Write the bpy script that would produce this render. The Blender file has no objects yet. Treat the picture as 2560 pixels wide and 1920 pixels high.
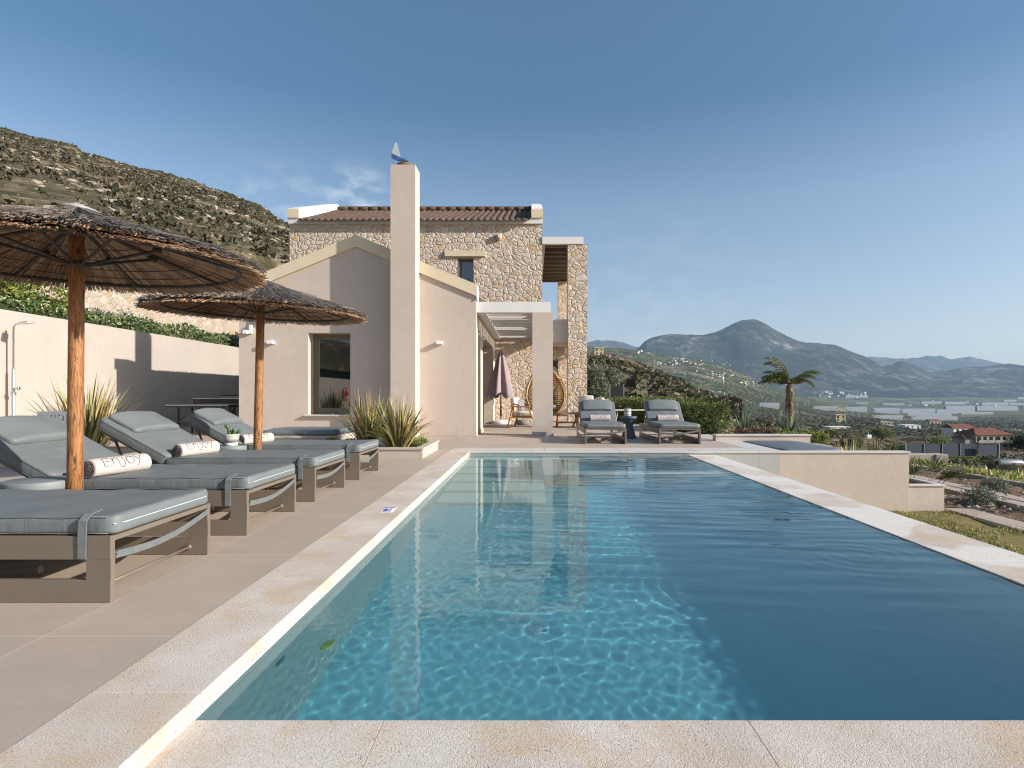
import bpy, bmesh, math, random
import numpy as np
from mathutils import Vector, Matrix
R = math.radians
sc = bpy.context.scene
# ------------------------------------------------------------------ camera
cam = bpy.data.objects.new('camera', bpy.data.cameras.new('camera'))
sc.collection.objects.link(cam); sc.camera = cam
cam.location = (0, 0, .9); cam.rotation_euler = (math.pi/2, 0, 0)
cam.data.lens = 19.9; cam.data.sensor_width = 36
cam.data.shift_x = -.0199; cam.data.shift_y = .01055
cam.data.clip_start = .05; cam.data.clip_end = 60000
# ------------------------------------------------------------------ sky, sun, exposure
SUN = Vector((3.17, -1, 1.43)).normalized()
EL = math.asin(SUN.z)
w = bpy.data.worlds.new('World'); sc.world = w; w.use_nodes = True
nt = w.node_tree; bg = nt.nodes['Background']; L = nt.links.new
sky = nt.nodes.new('ShaderNodeTexSky'); sky.sky_type = 'NISHITA'; sky.sun_disc = False
sky.sun_elevation = EL; sky.sun_rotation = math.atan2(SUN.x, SUN.y)
sky.air_density = 1.0; sky.dust_density = 1.3; sky.ozone_density = 2.2; sky.altitude = 100
bg.inputs[1].default_value = .088
tint = nt.nodes.new('ShaderNodeMix'); tint.data_type = 'RGBA'; tint.blend_type = 'MULTIPLY'
tint.inputs[0].default_value = 1; tint.inputs[7].default_value = (.78, .97, 1.04, 1)
L(sky.outputs[0], tint.inputs[6])
tcz = nt.nodes.new('ShaderNodeTexCoord'); spz = nt.nodes.new('ShaderNodeSeparateXYZ'); L(tcz.outputs['Generated'], spz.inputs[0])
tz = nt.nodes.new('ShaderNodeValToRGB'); L(spz.outputs[2], tz.inputs[0]); e_ = tz.color_ramp.elements; e_.new(.31); e_.new(.46)
for q_, (p_, c_) in zip(e_, ((0, (1.18, .99, .95)), (.31, (1.12, 1.08, 1.03)), (.45, (.56, .79, .85)), (.60, (.68, .92, .97)))): q_.position = p_; q_.color = (*c_, 1)
L(tz.outputs[0], tint.inputs[7])
# small thin clouds low in the sky over the house
tc = nt.nodes.new('ShaderNodeTexCoord')
nz = nt.nodes.new('ShaderNodeTexNoise'); nz.inputs['Scale'].default_value = 22; nz.inputs['Detail'].default_value = 6
mp = nt.nodes.new('ShaderNodeMapping'); mp.inputs['Scale'].default_value = (1, 1, 1.9)
L(tc.outputs['Generated'], mp.inputs[0]); L(mp.outputs[0], nz.inputs['Vector'])
def cloud_spot(dx, dz, r0, r1):
    v = Vector((dx, 1, dz)).normalized()
    d = nt.nodes.new('ShaderNodeVectorMath'); d.operation = 'DISTANCE'; d.inputs[1].default_value = v
    L(tc.outputs['Generated'], d.inputs[0])
    m = nt.nodes.new('ShaderNodeMapRange'); m.inputs[1].default_value = r1; m.inputs[2].default_value = r0
    m.interpolation_type = 'SMOOTHSTEP'; L(d.outputs['Value'], m.inputs[0]); return m.outputs[0]
def madd(a, b, op='ADD'):
    n = nt.nodes.new('ShaderNodeMath'); n.operation = op; n.use_clamp = op == 'ADD'
    for i, s in enumerate((a, b)):
        if isinstance(s, (int, float)): n.inputs[i].default_value = s
        else: L(s, n.inputs[i])
    return n.outputs[0]
spots = madd(cloud_spot(-.31, .352, .0, .07), madd(cloud_spot(-.44, .325, .0, .11), .45, 'MULTIPLY'))
spots = madd(spots, madd(cloud_spot(.22, .09, .05, .30), .16, 'MULTIPLY'))
cr = nt.nodes.new('ShaderNodeMapRange'); cr.inputs[1].default_value = .44; cr.inputs[2].default_value = .82
L(nz.outputs[0], cr.inputs[0])
cf = madd(spots, cr.outputs[0], 'MULTIPLY')
cm = nt.nodes.new('ShaderNodeMix'); cm.data_type = 'RGBA'; L(cf, cm.inputs[0])
L(tint.outputs[2], cm.inputs[6]); cm.inputs[7].default_value = (7.0, 7.4, 8.0, 1)
L(cm.outputs[2], bg.inputs[0])
sl = bpy.data.lights.new('sun', 'SUN'); sl.energy = 4.7; sl.angle = R(.55); sl.color = (1, .905, .80)
sl.cycles.is_caustics_light = True
so = bpy.data.objects.new('sun', sl); sc.collection.objects.link(so)
so.rotation_euler = SUN.to_track_quat('Z', 'Y').to_euler(); so.location = (40, -12, 20)
sc.view_settings.view_transform = 'Standard'; sc.view_settings.look = 'None'
sc.view_settings.exposure = .76; sc.view_settings.gamma = 1
sc.cycles.use_denoising = True; sc.cycles.max_bounces = 10; sc.cycles.transparent_max_bounces = 12
sc.cycles.volume_bounces = 1; sc.cycles.filter_width = 1.15
sc.cycles.use_adaptive_sampling = True; sc.cycles.adaptive_threshold = .012
# ------------------------------------------------------------------ helpers
F = 1222.7; CX = 1150.; CY = 852.8; H0 = .9
def AX(x, Y): return (x-CX)*Y/F
def AZ(y, Y): return H0+(CY-y)*Y/F
def lin(r, g, b): return tuple(((v/255)/12.92 if v/255 <= .04045 else ((v/255+.055)/1.055)**2.4) for v in (r, g, b))
col = sc.collection
def link(o, parent=None):
    col.objects.link(o)
    if parent is not None: o.parent = parent
    return o
def tag(o, label=None, cat=None, group=None, kind=None):
    if label: o['label'] = label
    if cat: o['category'] = cat
    if group: o['group'] = group
    if kind: o['kind'] = kind
    return o
def thing(name, label, cat, loc=(0, 0, 0), rz=0, group=None):
    o = bpy.data.objects.new(name, None); o.empty_display_size = .1; link(o)
    o.location = loc; o.rotation_euler = (0, 0, rz)
    return tag(o, label, cat, group)
def copy_tree(o, parent=None):
    c = o.copy(); link(c, parent)
    for ch in list(o.children): copy_tree(ch, c)
    return c
class MB:
    def __init__(s): s.v = []; s.f = []; s.sm = []; s.mk = []
    def add(s, vs, fs, smooth=False, M=None):
        n = len(s.v); s.mk.append((n, len(s.f)))
        if M is not None: vs = [tuple(M @ Vector(v)) for v in vs]
        s.v += [tuple(v) for v in vs]; s.f += [tuple(i+n for i in f) for f in fs]; s.sm += [smooth]*len(fs)
        return s
    def box(s, x0, x1, y0, y1, z0, z1, M=None, ch=0):
        if x0 > x1: x0, x1 = x1, x0
        if y0 > y1: y0, y1 = y1, y0
        if z0 > z1: z0, z1 = z1, z0
        if ch:
            bm = bmesh.new(); bmesh.ops.create_cube(bm, size=1)
            for v in bm.verts: v.co = Vector(((x0+x1)/2+v.co.x*(x1-x0), (y0+y1)/2+v.co.y*(y1-y0), (z0+z1)/2+v.co.z*(z1-z0)))
            bmesh.ops.bevel(bm, geom=bm.edges[:], offset=ch, segments=2, affect='EDGES', profile=.5)
            bm.verts.index_update()
            s.add([v.co[:] for v in bm.verts], [[v.index for v in f.verts] for f in bm.faces], False, M); bm.free(); return s
        v = [(x, y, z) for x in (x0, x1) for y in (y0, y1) for z in (z0, z1)]
        return s.add(v, [(0, 1, 3, 2), (4, 6, 7, 5), (0, 4, 5, 1), (2, 3, 7, 6), (0, 2, 6, 4), (1, 5, 7, 3)], False, M)
    def prism(s, poly, y0, y1, M=None):          # polygon in XZ, extruded along Y
        n = len(poly)
        v = [(p[0], y0, p[1]) for p in poly]+[(p[0], y1, p[1]) for p in poly]
        return s.add(v, [tuple(range(n)), tuple(range(2*n-1, n-1, -1))]+[(i, i+n, (i+1) % n+n, (i+1) % n) for i in range(n)], False, M)
    def lathe(s, prof, n=24, M=None, smooth=True):
        v = []; f = []
        for r, z in prof:
            for k in range(n):
                a = 2*math.pi*k/n; v.append((r*math.cos(a), r*math.sin(a), z))
        for i in range(len(prof)-1):
            for k in range(n): f.append((i*n+k, i*n+(k+1) % n, (i+1)*n+(k+1) % n, (i+1)*n+k))
        f.append(tuple(range(n-1, -1, -1))); f.append(tuple((len(prof)-1)*n+k for k in range(n)))
        return s.add(v, f, smooth, M)
    def tube(s, pts, r, n=8, M=None, caps=True, smooth=True, closed=False):
        pts = [Vector(p) for p in pts]; m = len(pts); rr = r if hasattr(r, '__len__') else [r]*m
        v = []; f = []; up = None
        for i, p in enumerate(pts):
            t = (pts[(i+1) % m]-pts[i-1]) if closed else (pts[min(i+1, m-1)]-pts[max(i-1, 0)])
            t.normalize()
            if up is None: up = Vector((0, 0, 1)) if abs(t.z) < .9 else Vector((1, 0, 0))
            a = (up-t*up.dot(t)); a.normalize(); b = t.cross(a); up = a
            for k in range(n):
                q = 2*math.pi*k/n; v.append(tuple(p+(a*math.cos(q)+b*math.sin(q))*rr[i]))
        for i in range(m if closed else m-1):
            j = (i+1) % m
            for k in range(n): f.append((i*n+k, i*n+(k+1) % n, j*n+(k+1) % n, j*n+k))
        if caps and not closed: f.append(tuple(range(n-1, -1, -1))); f.append(tuple((m-1)*n+k for k in range(n)))
        return s.add(v, f, smooth, M)
    def strip(s, pts, wdir, wd, th=.002, M=None):   # flat band along pts
        w_ = Vector(wdir).normalized()*wd/2; pts = [Vector(p) for p in pts]; v = []; f = []; m = len(pts)
        for i, p in enumerate(pts):
            t = (pts[min(i+1, m-1)]-pts[max(i-1, 0)]).normalized(); nn = t.cross(w_).normalized()*th/2
            v += [tuple(p-w_-nn), tuple(p+w_-nn), tuple(p+w_+nn), tuple(p-w_+nn)]
        for i in range(m-1):
            a = i*4; b = a+4
            for k in range(4): f.append((a+k, a+(k+1) % 4, b+(k+1) % 4, b+k))
        f += [(3, 2, 1, 0), tuple(m*4-4+k for k in range(4))]
        return s.add(v, f, False, M)
    def each(s, name, m, parent=None):       # every piece an object of its own
        mk = s.mk+[(len(s.v), len(s.f))]
        for (v0, f0), (v1, f1) in zip(mk[:-1], mk[1:]):
            q = MB(); q.add(s.v[v0:v1], [tuple(i-v0 for i in f) for f in s.f[f0:f1]]); q.sm = s.sm[f0:f1]; o = q.build(name, m, parent)
        return o
    def build(s, name, m, parent=None, **kw):
        me = bpy.data.meshes.new(name); me.from_pydata(s.v, [], s.f)
        me.polygons.foreach_set('use_smooth', s.sm)
        me.materials.append(m); me.update()
        o = bpy.data.objects.new(name, me); link(o, parent)
        return tag(o, **kw) if kw else o
def npmesh(name, V, Q, m, parent=None, smooth=False, **kw):
    V = np.asarray(V, np.float32).reshape(-1, 3); Q = np.asarray(Q, np.int32)
    k = Q.shape[1]; me = bpy.data.meshes.new(name)
    me.vertices.add(len(V)); me.vertices.foreach_set('co', V.ravel())
    me.loops.add(Q.size); me.loops.foreach_set('vertex_index', Q.ravel())
    me.polygons.add(len(Q)); me.polygons.foreach_set('loop_start', np.arange(0, Q.size, k, dtype=np.int32))
    me.polygons.foreach_set('loop_total', np.full(len(Q), k, np.int32))
    me.polygons.foreach_set('use_smooth', np.full(len(Q), smooth, bool))
    me.update(calc_edges=True); me.validate(); me.materials.append(m)
    o = bpy.data.objects.new(name, me); link(o, parent)
    return tag(o, **kw) if kw else o
def gridmesh(name, X, Y, Z, m, smooth=True, parent=None, **kw):
    a, b = X.shape; I = np.arange(a*b).reshape(a, b)
    Q = np.stack([I[:-1, :-1], I[1:, :-1], I[1:, 1:], I[:-1, 1:]], -1).reshape(-1, 4)
    return npmesh(name, np.stack([X, Y, Z], -1), Q, m, parent, smooth, **kw)
def _h(ix, iy, s): 
    n = (ix*374761393+iy*668265263+s*1442695041) & 0x7fffffff
    n = ((n ^ (n >> 13))*1274126177) & 0x7fffffff
    return ((n ^ (n >> 16)) & 0xffff)/65535.
def vnoise(x, y, s=0):
    ix = np.floor(x).astype(np.int64); iy = np.floor(y).astype(np.int64); fx = x-ix; fy = y-iy
    fx = fx*fx*(3-2*fx); fy = fy*fy*(3-2*fy)
    a = _h(ix, iy, s); b = _h(ix+1, iy, s); c = _h(ix, iy+1, s); d = _h(ix+1, iy+1, s)
    return (a*(1-fx)+b*fx)*(1-fy)+(c*(1-fx)+d*fx)*fy-.5
def fbm(x, y, o=5, s=0):
    x = np.asarray(x, float); y = np.asarray(y, float); t = 0; a = 1
    for i in range(o): t = t+a*vnoise(x, y, s+i*17); x = x*2.03+5.1; y = y*2.03+1.7; a *= .5
    return t
# ------------------------------------------------------------------ materials
def newmat(name):
    m = bpy.data.materials.new(name); m.use_nodes = True; return m, m.node_tree, m.node_tree.nodes['Principled BSDF']
class NG:
    """tiny node helper"""
    def __init__(s, t): s.t = t
    def n(s, k, **kw):
        a = s.t.nodes.new(k)
        for x, v in kw.items(): setattr(a, x, v)
        return a
    def set(s, node, i, v):
        if v is None: return
        if isinstance(v, bpy.types.NodeSocket): s.t.links.new(v, node.inputs[i])
        else: node.inputs[i].default_value = v
    def coord(s, scale=(1, 1, 1), kind='Object', loc=(0, 0, 0), rot=(0, 0, 0)):
        c = s.n('ShaderNodeTexCoord'); m = s.n('ShaderNodeMapping'); s.t.links.new(c.outputs[kind], m.inputs[0])
        m.inputs['Scale'].default_value = scale; m.inputs['Location'].default_value = loc; m.inputs['Rotation'].default_value = rot
        return m.outputs[0]
    def noise(s, v, sc_, det=4, rough=.55, dist=0):
        a = s.n('ShaderNodeTexNoise'); s.set(a, 'Vector', v); a.inputs['Scale'].default_value = sc_
        a.inputs['Detail'].default_value = det; a.inputs['Roughness'].default_value = rough; a.inputs['Distortion'].default_value = dist
        return a.outputs[0]
    def vor(s, v, sc_, feat='F1', rnd=1):
        a = s.n('ShaderNodeTexVoronoi', feature=feat); s.set(a, 'Vector', v); a.inputs['Scale'].default_value = sc_; a.inputs['Randomness'].default_value = rnd
        return a
    def rng(s, v, a, b, c=0., d=1., sm=False):
        m = s.n('ShaderNodeMapRange'); s.set(m, 0, v)
        for i, q in enumerate((a, b, c, d)): s.set(m, i+1, q)
        if sm: m.interpolation_type = 'SMOOTHSTEP'
        return m.outputs[0]
    def math(s, op, a, b=None, clamp=False):
        m = s.n('ShaderNodeMath', operation=op); m.use_clamp = clamp; s.set(m, 0, a); s.set(m, 1, b); return m.outputs[0]
    def mix(s, f, a, b, mode='MIX'):
        m = s.n('ShaderNodeMix', data_type='RGBA', blend_type=mode); s.set(m, 0, f)
        for i, q in ((6, a), (7, b)): s.set(m, i, (*q, 1) if isinstance(q, tuple) and len(q) == 3 else q)
        return m.outputs[2]
    def ramp(s, v, stops):
        r = s.n('ShaderNodeValToRGB'); s.set(r, 0, v); e = r.color_ramp.elements
        while len(e) < len(stops): e.new(.5)
        for q, (p, c) in zip(e, stops): q.position = p; q.color = (*c, 1)
        return r.outputs[0]
    def bump(s, h, st=.5, dist=.01, nrm=None):
        b = s.n('ShaderNodeBump'); s.set(b, 'Height', h); b.inputs['Strength'].default_value = st; b.inputs['Distance'].default_value = dist
        s.set(b, 'Normal', nrm); return b.outputs[0]
def mat(name, c1, c2=None, scale=4, rough=.6, bump=0, bscale=60, bdist=.004, metal=0, island=0, spec=.5, lo=.35, hi=.65, stretch=(1, 1, 1), fine=0):
    m, t, p = newmat(name); g = NG(t); v = g.coord(stretch)
    c = (*c1, 1)
    if c2 is not None: c = g.mix(g.rng(g.noise(v, scale, 5), lo, hi), c1, c2)
    if island:
        r = g.n('ShaderNodeNewGeometry').outputs['Random Per Island']
        c = g.mix(1., c, g.ramp(r, [(0, (1-island,)*3), (1, (1+island*.6,)*3)]), 'MULTIPLY')
    if fine:
        c = g.mix(1., c, g.ramp(g.noise(v, bscale, 3), [(.3, (1-fine,)*3), (.7, (1,)*3)]), 'MULTIPLY')
    g.set(p, 'Base Color', c); p.inputs['Roughness'].default_value = rough; p.inputs['Metallic'].default_value = metal
    p.inputs['Specular IOR Level'].default_value = spec
    if bump: g.set(p, 'Normal', g.bump(g.noise(v, bscale, 4), bump, bdist))
    return m
def plaster(name, c1, c2):
    m, t, p = newmat(name); g = NG(t); v = g.coord()
    big = g.rng(g.noise(v, .9, 5, .6), .3, .7); trow = g.noise(g.coord((2, 2, 1.1)), 3.2, 6, .65, .8)
    c = g.mix(big, c1, c2); c = g.mix(1., c, g.ramp(trow, [(.3, (.965,)*3), (.62, (1,)*3), (.75, (1.015,)*3)]), 'MULTIPLY')
    sp = g.n('ShaderNodeSeparateXYZ'); t.links.new(v, sp.inputs[0])
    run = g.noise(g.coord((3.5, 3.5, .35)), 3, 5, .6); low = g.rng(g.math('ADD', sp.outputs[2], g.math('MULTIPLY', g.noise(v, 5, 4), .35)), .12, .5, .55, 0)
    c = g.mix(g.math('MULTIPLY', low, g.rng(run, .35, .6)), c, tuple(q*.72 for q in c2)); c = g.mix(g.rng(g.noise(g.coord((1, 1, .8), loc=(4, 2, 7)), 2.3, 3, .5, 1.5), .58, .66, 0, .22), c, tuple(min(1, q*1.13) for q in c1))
    g.set(p, 'Base Color', c); p.inputs['Roughness'].default_value = .85; p.inputs['Specular IOR Level'].default_value = .2
    g.set(p, 'Normal', g.bump(g.math('ADD', g.noise(v, 14, 6, .7), g.math('MULTIPLY', trow, .8)), .35, .008)); return m
M = {}
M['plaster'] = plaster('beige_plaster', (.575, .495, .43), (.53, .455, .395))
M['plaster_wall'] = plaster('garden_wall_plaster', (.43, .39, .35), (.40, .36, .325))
M['trim'] = mat('cream_trim', (.68, .59, .43), (.64, .55, .40), 2, .8, .15, 40)
M['white'] = mat('white_render', (.74, .73, .71), (.69, .68, .66), 1.5, .8, .15, 60)
M['white_plastic'] = mat('white_plastic', (.8, .8, .78), None, rough=.4)
def stone_mat(name, sc_=4.2, dim=1., mortar=(.56, .47, .385)):
    m, t, p = newmat(name); g = NG(t); v0 = g.coord()
    wob = g.n('ShaderNodeTexNoise'); g.set(wob, 'Vector', v0); wob.inputs['Scale'].default_value = 3.2; wob.inputs['Detail'].default_value = 3
    sub = g.n('ShaderNodeVectorMath', operation='SUBTRACT'); t.links.new(wob.outputs['Color'], sub.inputs[0]); sub.inputs[1].default_value = (.5, .5, .5)
    scl = g.n('ShaderNodeVectorMath', operation='SCALE'); t.links.new(sub.outputs[0], scl.inputs[0]); scl.inputs['Scale'].default_value = .22
    ad = g.n('ShaderNodeVectorMath', operation='ADD'); t.links.new(v0, ad.inputs[0]); t.links.new(scl.outputs[0], ad.inputs[1])
    mm = g.n('ShaderNodeMapping'); t.links.new(ad.outputs[0], mm.inputs[0]); mm.inputs['Scale'].default_value = (1, 1, 1.35)
    v = mm.outputs[0]
    f1 = g.vor(v, sc_); e = g.vor(v, sc_, 'DISTANCE_TO_EDGE')
    rnd = g.n('ShaderNodeSeparateColor'); t.links.new(f1.outputs['Color'], rnd.inputs[0])
    base = g.ramp(rnd.outputs[0], [(0, (.55, .455, .36)), (.3, (.64, .545, .45)), (.55, (.58, .49, .40)), (.72, (.66, .59, .51)), (.84, (.50, .43, .36)), (.93, (.60, .43, .24)), (1, (.52, .49, .46))])
    pit = g.noise(v0, 26, 6, .7); big = g.noise(v0, 9, 5, .65)
    base = g.mix(1., base, g.ramp(pit, [(.3, (.55,)*3), (.5, (1,)*3), (.75, (1.15,)*3)]), 'MULTIPLY')
    edge = g.rng(e.outputs['Distance'], .01, .05)
    c = g.mix(edge, mortar, base)
    c = g.mix(1., c, (dim,)*3, 'MULTIPLY')
    g.set(p, 'Base Color', c); p.inputs['Roughness'].default_value = .9; p.inputs['Specular IOR Level'].default_value = .15
    hgt = g.math('ADD', g.math('MULTIPLY', g.rng(e.outputs['Distance'], .0, .14, sm=True), .75), g.math('MULTIPLY', big, .95))
    hgt = g.math('ADD', hgt, g.math('MULTIPLY', pit, .35)); hgt = g.math('ADD', hgt, g.math('MULTIPLY', rnd.outputs[1], .5))
    g.set(p, 'Normal', g.bump(hgt, .75, .042)); return m
M['stone'] = stone_mat('rubble_stone', 4.9)
M['stone_far'] = stone_mat('terrace_stone', 2.6, dim=.72)
M['stone_col'] = stone_mat('column_stone', 4.8)
def coping_mat(name, dry):
    m, t, p = newmat(name); g = NG(t); v = g.coord()
    a = g.noise(v, 1.7, 5, .6); b = g.noise(g.coord(loc=(7, 3, 1)), 4.5, 5, .65)
    c = g.mix(g.rng(a, .38, .62), (.60, .515, .44), (.74, .67, .60)); c = g.mix(g.rng(b, .50, .70, 0, .8), c, (.64, .48, .31)); c = g.mix(g.rng(g.noise(g.coord(loc=(1, 9, 2)), .9, 4, .6), .55, .68, 0, .6), c, (.72, .68, .62))
    if dry:
        d = g.noise(g.coord((1, .75, 1), loc=(2, 5, 0)), 1.5, 3, .4); c = g.mix(g.rng(d, .47, .52, 0, .85), c, (.80, .77, .72))
    pitn = g.noise(v, 150, 3, .6); pits = g.vor(v, 170); pv = g.math('MULTIPLY', g.rng(pits.outputs['Distance'], .05, .42), .5)
    c = g.mix(1., c, g.ramp(pitn, [(.28, (.72,)*3), (.55, (1,)*3)]), 'MULTIPLY')
    c = g.mix(1., c, g.ramp(g.noise(v, 420, 2), [(.3, (.85,)*3), (.6, (1,)*3)]), 'MULTIPLY')
    dp = g.vor(g.coord((1, 1, 1), loc=(3, 3, 3)), 75); c = g.mix(g.math('MULTIPLY', g.rng(dp.outputs['Distance'], .22, .10, 0, 1), g.rng(g.noise(v, 9, 3), .52, .58)), c, (.16, .12, .09))
    g.set(p, 'Base Color', c); p.inputs['Roughness'].default_value = .75; p.inputs['Specular IOR Level'].default_value = .3
    g.set(p, 'Normal', g.bump(g.math('ADD', pv, g.noise(v, 130, 5, .75)), .7, .0040)); return m
M['coping'] = coping_mat('hammered_limestone', False)
M['coping_dry'] = coping_mat('hammered_limestone_drying', True)
M['coping_face'] = mat('sawn_limestone', (.60, .57, .53), (.55, .52, .48), 3, .5, .1, 80)
def joints(g, v, x0, dx, y0, dy, wdt):
    s = g.n('ShaderNodeSeparateXYZ'); g.t.links.new(v, s.inputs[0]); o = []
    for i, (a, d) in enumerate(((x0, dx), (y0, dy))):
        q = g.math('DIVIDE', g.math('SUBTRACT', s.outputs[i], a), d); q = g.math('FRACT', g.math('ADD', q, 100.5))
        q = g.math('MULTIPLY', g.math('ABSOLUTE', g.math('SUBTRACT', q, .5)), d)
        o.append(g.math('LESS_THAN', q, wdt))
    return g.math('MAXIMUM', *o)
def deck_mat(name, x0, dx, y0, dy, jc, col=(.445, .365, .30)):
    m, t, p = newmat(name); g = NG(t); v = g.coord()
    a = g.noise(g.coord((1, 3, 1)), 2.2, 6, .65)
    c = g.mix(g.rng(a, .3, .7), tuple(q*.95 for q in col), tuple(q*1.05 for q in col))
    c = g.mix(1., c, g.ramp(g.noise(v, 160, 3), [(.3, (.9,)*3), (.65, (1.02,)*3)]), 'MULTIPLY')
    st = g.noise(g.coord(loc=(3, 1, 0)), .8, 4, .7); c = g.mix(g.rng(st, .55, .75, 0, .35), c, tuple(q*.75 for q in col))
    sx_ = g.n('ShaderNodeSeparateXYZ'); t.links.new(v, sx_.inputs[0]); cb = g.n('ShaderNodeCombineXYZ')
    for i_, (a_, d_) in enumerate(((x0, dx), (y0, dy))): t.links.new(g.math('FLOOR', g.math('DIVIDE', g.math('SUBTRACT', sx_.outputs[i_], a_), d_)), cb.inputs[i_])
    wn = g.n('ShaderNodeTexWhiteNoise'); t.links.new(cb.outputs[0], wn.inputs[0]); c = g.mix(1., c, g.ramp(wn.outputs['Value'], [(0, (.93, .93, .94)), (1, (1.05, 1.04, 1.03))]), 'MULTIPLY')
    wm_ = g.noise(g.coord(loc=(9, 4, 0)), 1.6, 6, .75, 1.2); c = g.mix(g.rng(wm_, .60, .66, 0, .16), c, tuple(min(1, q*1.3) for q in col))
    c = g.mix(joints(g, v, x0, dx, y0, dy, .0022), c, jc)
    g.set(p, 'Base Color', c); p.inputs['Roughness'].default_value = .62; p.inputs['Specular IOR Level'].default_value = .35
    g.set(p, 'Normal', g.bump(g.noise(v, 110, 4), .12, .002)); return m
M['deck'] = deck_mat('deck_tiles', -1.825, 1.08, 2.115, 1.08, (.58, .50, .42))
M['patio'] = deck_mat('patio_tiles', -.19, .535, 9.27, 1.08, (.33, .27, .22), (.47, .385, .32))
def basin_mat():
    m, t, p = newmat('pool_tiles'); g = NG(t); v = g.coord()
    a = g.noise(v, 2, 5); c = g.mix(g.rng(a, .3, .7), (.105, .345, .43), (.125, .385, .465))
    wv = g.n('ShaderNodeTexNoise'); g.set(wv, 'Vector', v); wv.inputs['Scale'].default_value = 3
    c = g.mix(joints(g, v, .1, .53, .2, 1.06, .0022), c, (.07, .30, .38))
    g.set(p, 'Base Color', c); p.inputs['Roughness'].default_value = .5; return m
M['basin'] = basin_mat(); M['basin_wall'] = mat('pool_wall_tiles', (.27, .42, .43), (.23, .38, .40), 2, .5)
M['basin_tile'] = deck_mat('waterline_tiles', .0, .60, .0, 50., (.17, .16, .15), (.42, .44, .43))
M['steps'] = mat('pale_step_tiles', (.42, .56, .52), (.38, .52, .50), 3, .5)
def water_mat():
    m, t, p = newmat('water'); t.nodes.remove(p); g = NG(t); out = t.nodes['Material Output']
    b = g.n('ShaderNodeBsdfGlass'); b.inputs['Roughness'].default_value = 0; b.inputs['IOR'].default_value = 1.33
    b.inputs['Color'].default_value = (.93, 1, 1, 1)
    df_ = g.n('ShaderNodeBsdfDiffuse'); df_.inputs[0].default_value = (.22, .52, .66, 1); mx = g.n('ShaderNodeMixShader'); mx.inputs[0].default_value = .08  # pale diffuse veil mixed into the surface to brighten the shaded water
    t.links.new(b.outputs[0], mx.inputs[1]); t.links.new(df_.outputs[0], mx.inputs[2]); t.links.new(mx.outputs[0], out.inputs[0]); return m
M['water'] = water_mat()
M['frame'] = mat('taupe_metal', (.175, .145, .115), (.155, .13, .103), 3, .45, 0, spec=.5)
def vinyl(name, c):
    m, t, p = newmat(name); g = NG(t); v = g.coord()
    cc = g.mix(g.rng(g.noise(v, 2.5, 5, .6), .3, .7), tuple(q*.93 for q in c), tuple(q*1.06 for q in c))
    g.set(p, 'Base Color', cc); g.set(p, 'Roughness', g.rng(g.noise(v, 5, 4), .3, .7, .5, .68)); p.inputs['Specular IOR Level'].default_value = .5
    wr = g.noise(g.coord((2.5, 6, 2)), 1.6, 4, .5, 1.0)
    wr2 = g.noise(g.coord((9, 2.2, 3)), 1.5, 3, .5, 1.6)
    g.set(p, 'Normal', g.bump(g.math('ADD', g.math('ADD', wr, g.math('MULTIPLY', wr2, .5)), g.math('MULTIPLY', g.noise(v, 300, 2), .03)), .33, .02)); return m
M['vinyl'] = vinyl('grey_vinyl', (.148, .168, .176))
M['vinyl_pillow'] = vinyl('grey_vinyl_pillow', (.16, .182, .19))
M['piping'] = mat('white_piping', (.48, .52, .52), None, rough=.5)
M['strap'] = mat('grey_strap', (.13, .15, .155), (.17, .19, .195), 30, .7)
M['towel'] = mat('cream_terry', (.56, .50, .47), (.50, .445, .42), 8, .95, .8, 260, .004)
M['towel_in'] = mat('brown_terry', (.13, .095, .085), (.17, .13, .115), 8, .95, .8, 260, .004)
M['ink'] = mat('black_print', (.02, .02, .02), None, rough=.8)
def wood_mat():
    m, t, p = newmat('treated_pine'); g = NG(t); v = g.coord((1, 1, .10))
    wv = g.noise(v, 46, 5, .6, 2.6); fine = g.noise(g.coord((1, 1, .04)), 190, 4, .65)
    c = g.ramp(wv, [(.34, (.10, .038, .014)), (.46, (.25, .105, .034)), (.56, (.42, .20, .07)), (.68, (.17, .068, .022))])
    c = g.mix(1., c, g.ramp(fine, [(.3, (.6,)*3), (.6, (1.1,)*3)]), 'MULTIPLY')
    kn = g.vor(g.coord((1.6, 1.6, .6)), 7.5); c = g.mix(g.rng(kn.outputs['Distance'], .05, .15, .92, 0), c, (.05, .018, .008))
    g.set(p, 'Base Color', c); p.inputs['Roughness'].default_value = .55
    g.set(p, 'Normal', g.bump(g.math('ADD', wv, fine), .5, .004)); return m
M['pine'] = wood_mat()
M['teak'] = mat('teak', (.42, .215, .075), (.34, .16, .05), 6, .55, stretch=(1, 1, .2))
def straw(name, stops, rough=.8):
    m, t, p = newmat(name); g = NG(t); r = g.n('ShaderNodeNewGeometry').outputs['Random Per Island']
    c = g.ramp(r, stops); c = g.mix(1., c, g.ramp(g.noise(g.coord(), 45, 3), [(.3, (.7,)*3), (.7, (1.1,)*3)]), 'MULTIPLY')
    g.set(p, 'Base Color', c); p.inputs['Roughness'].default_value = rough; return m
M['reed_in'] = straw('reed_underside', [(0, (.14, .065, .03)), (.3, (.32, .17, .085)), (.6, (.50, .31, .18)), (.85, (.66, .49, .33)), (1, (.24, .11, .05))])
M['reed_out'] = straw('weathered_reed', [(0, (.07, .055, .043)), (.4, (.155, .13, .11)), (.75, (.25, .22, .195)), (1, (.34, .27, .20))])
M['rust'] = mat('dark_metal', (.045, .038, .034), (.09, .065, .05), 12, .6)
M['galv'] = mat('galvanised', (.35, .36, .36), (.28, .29, .29), 10, .45, metal=.7)
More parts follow.
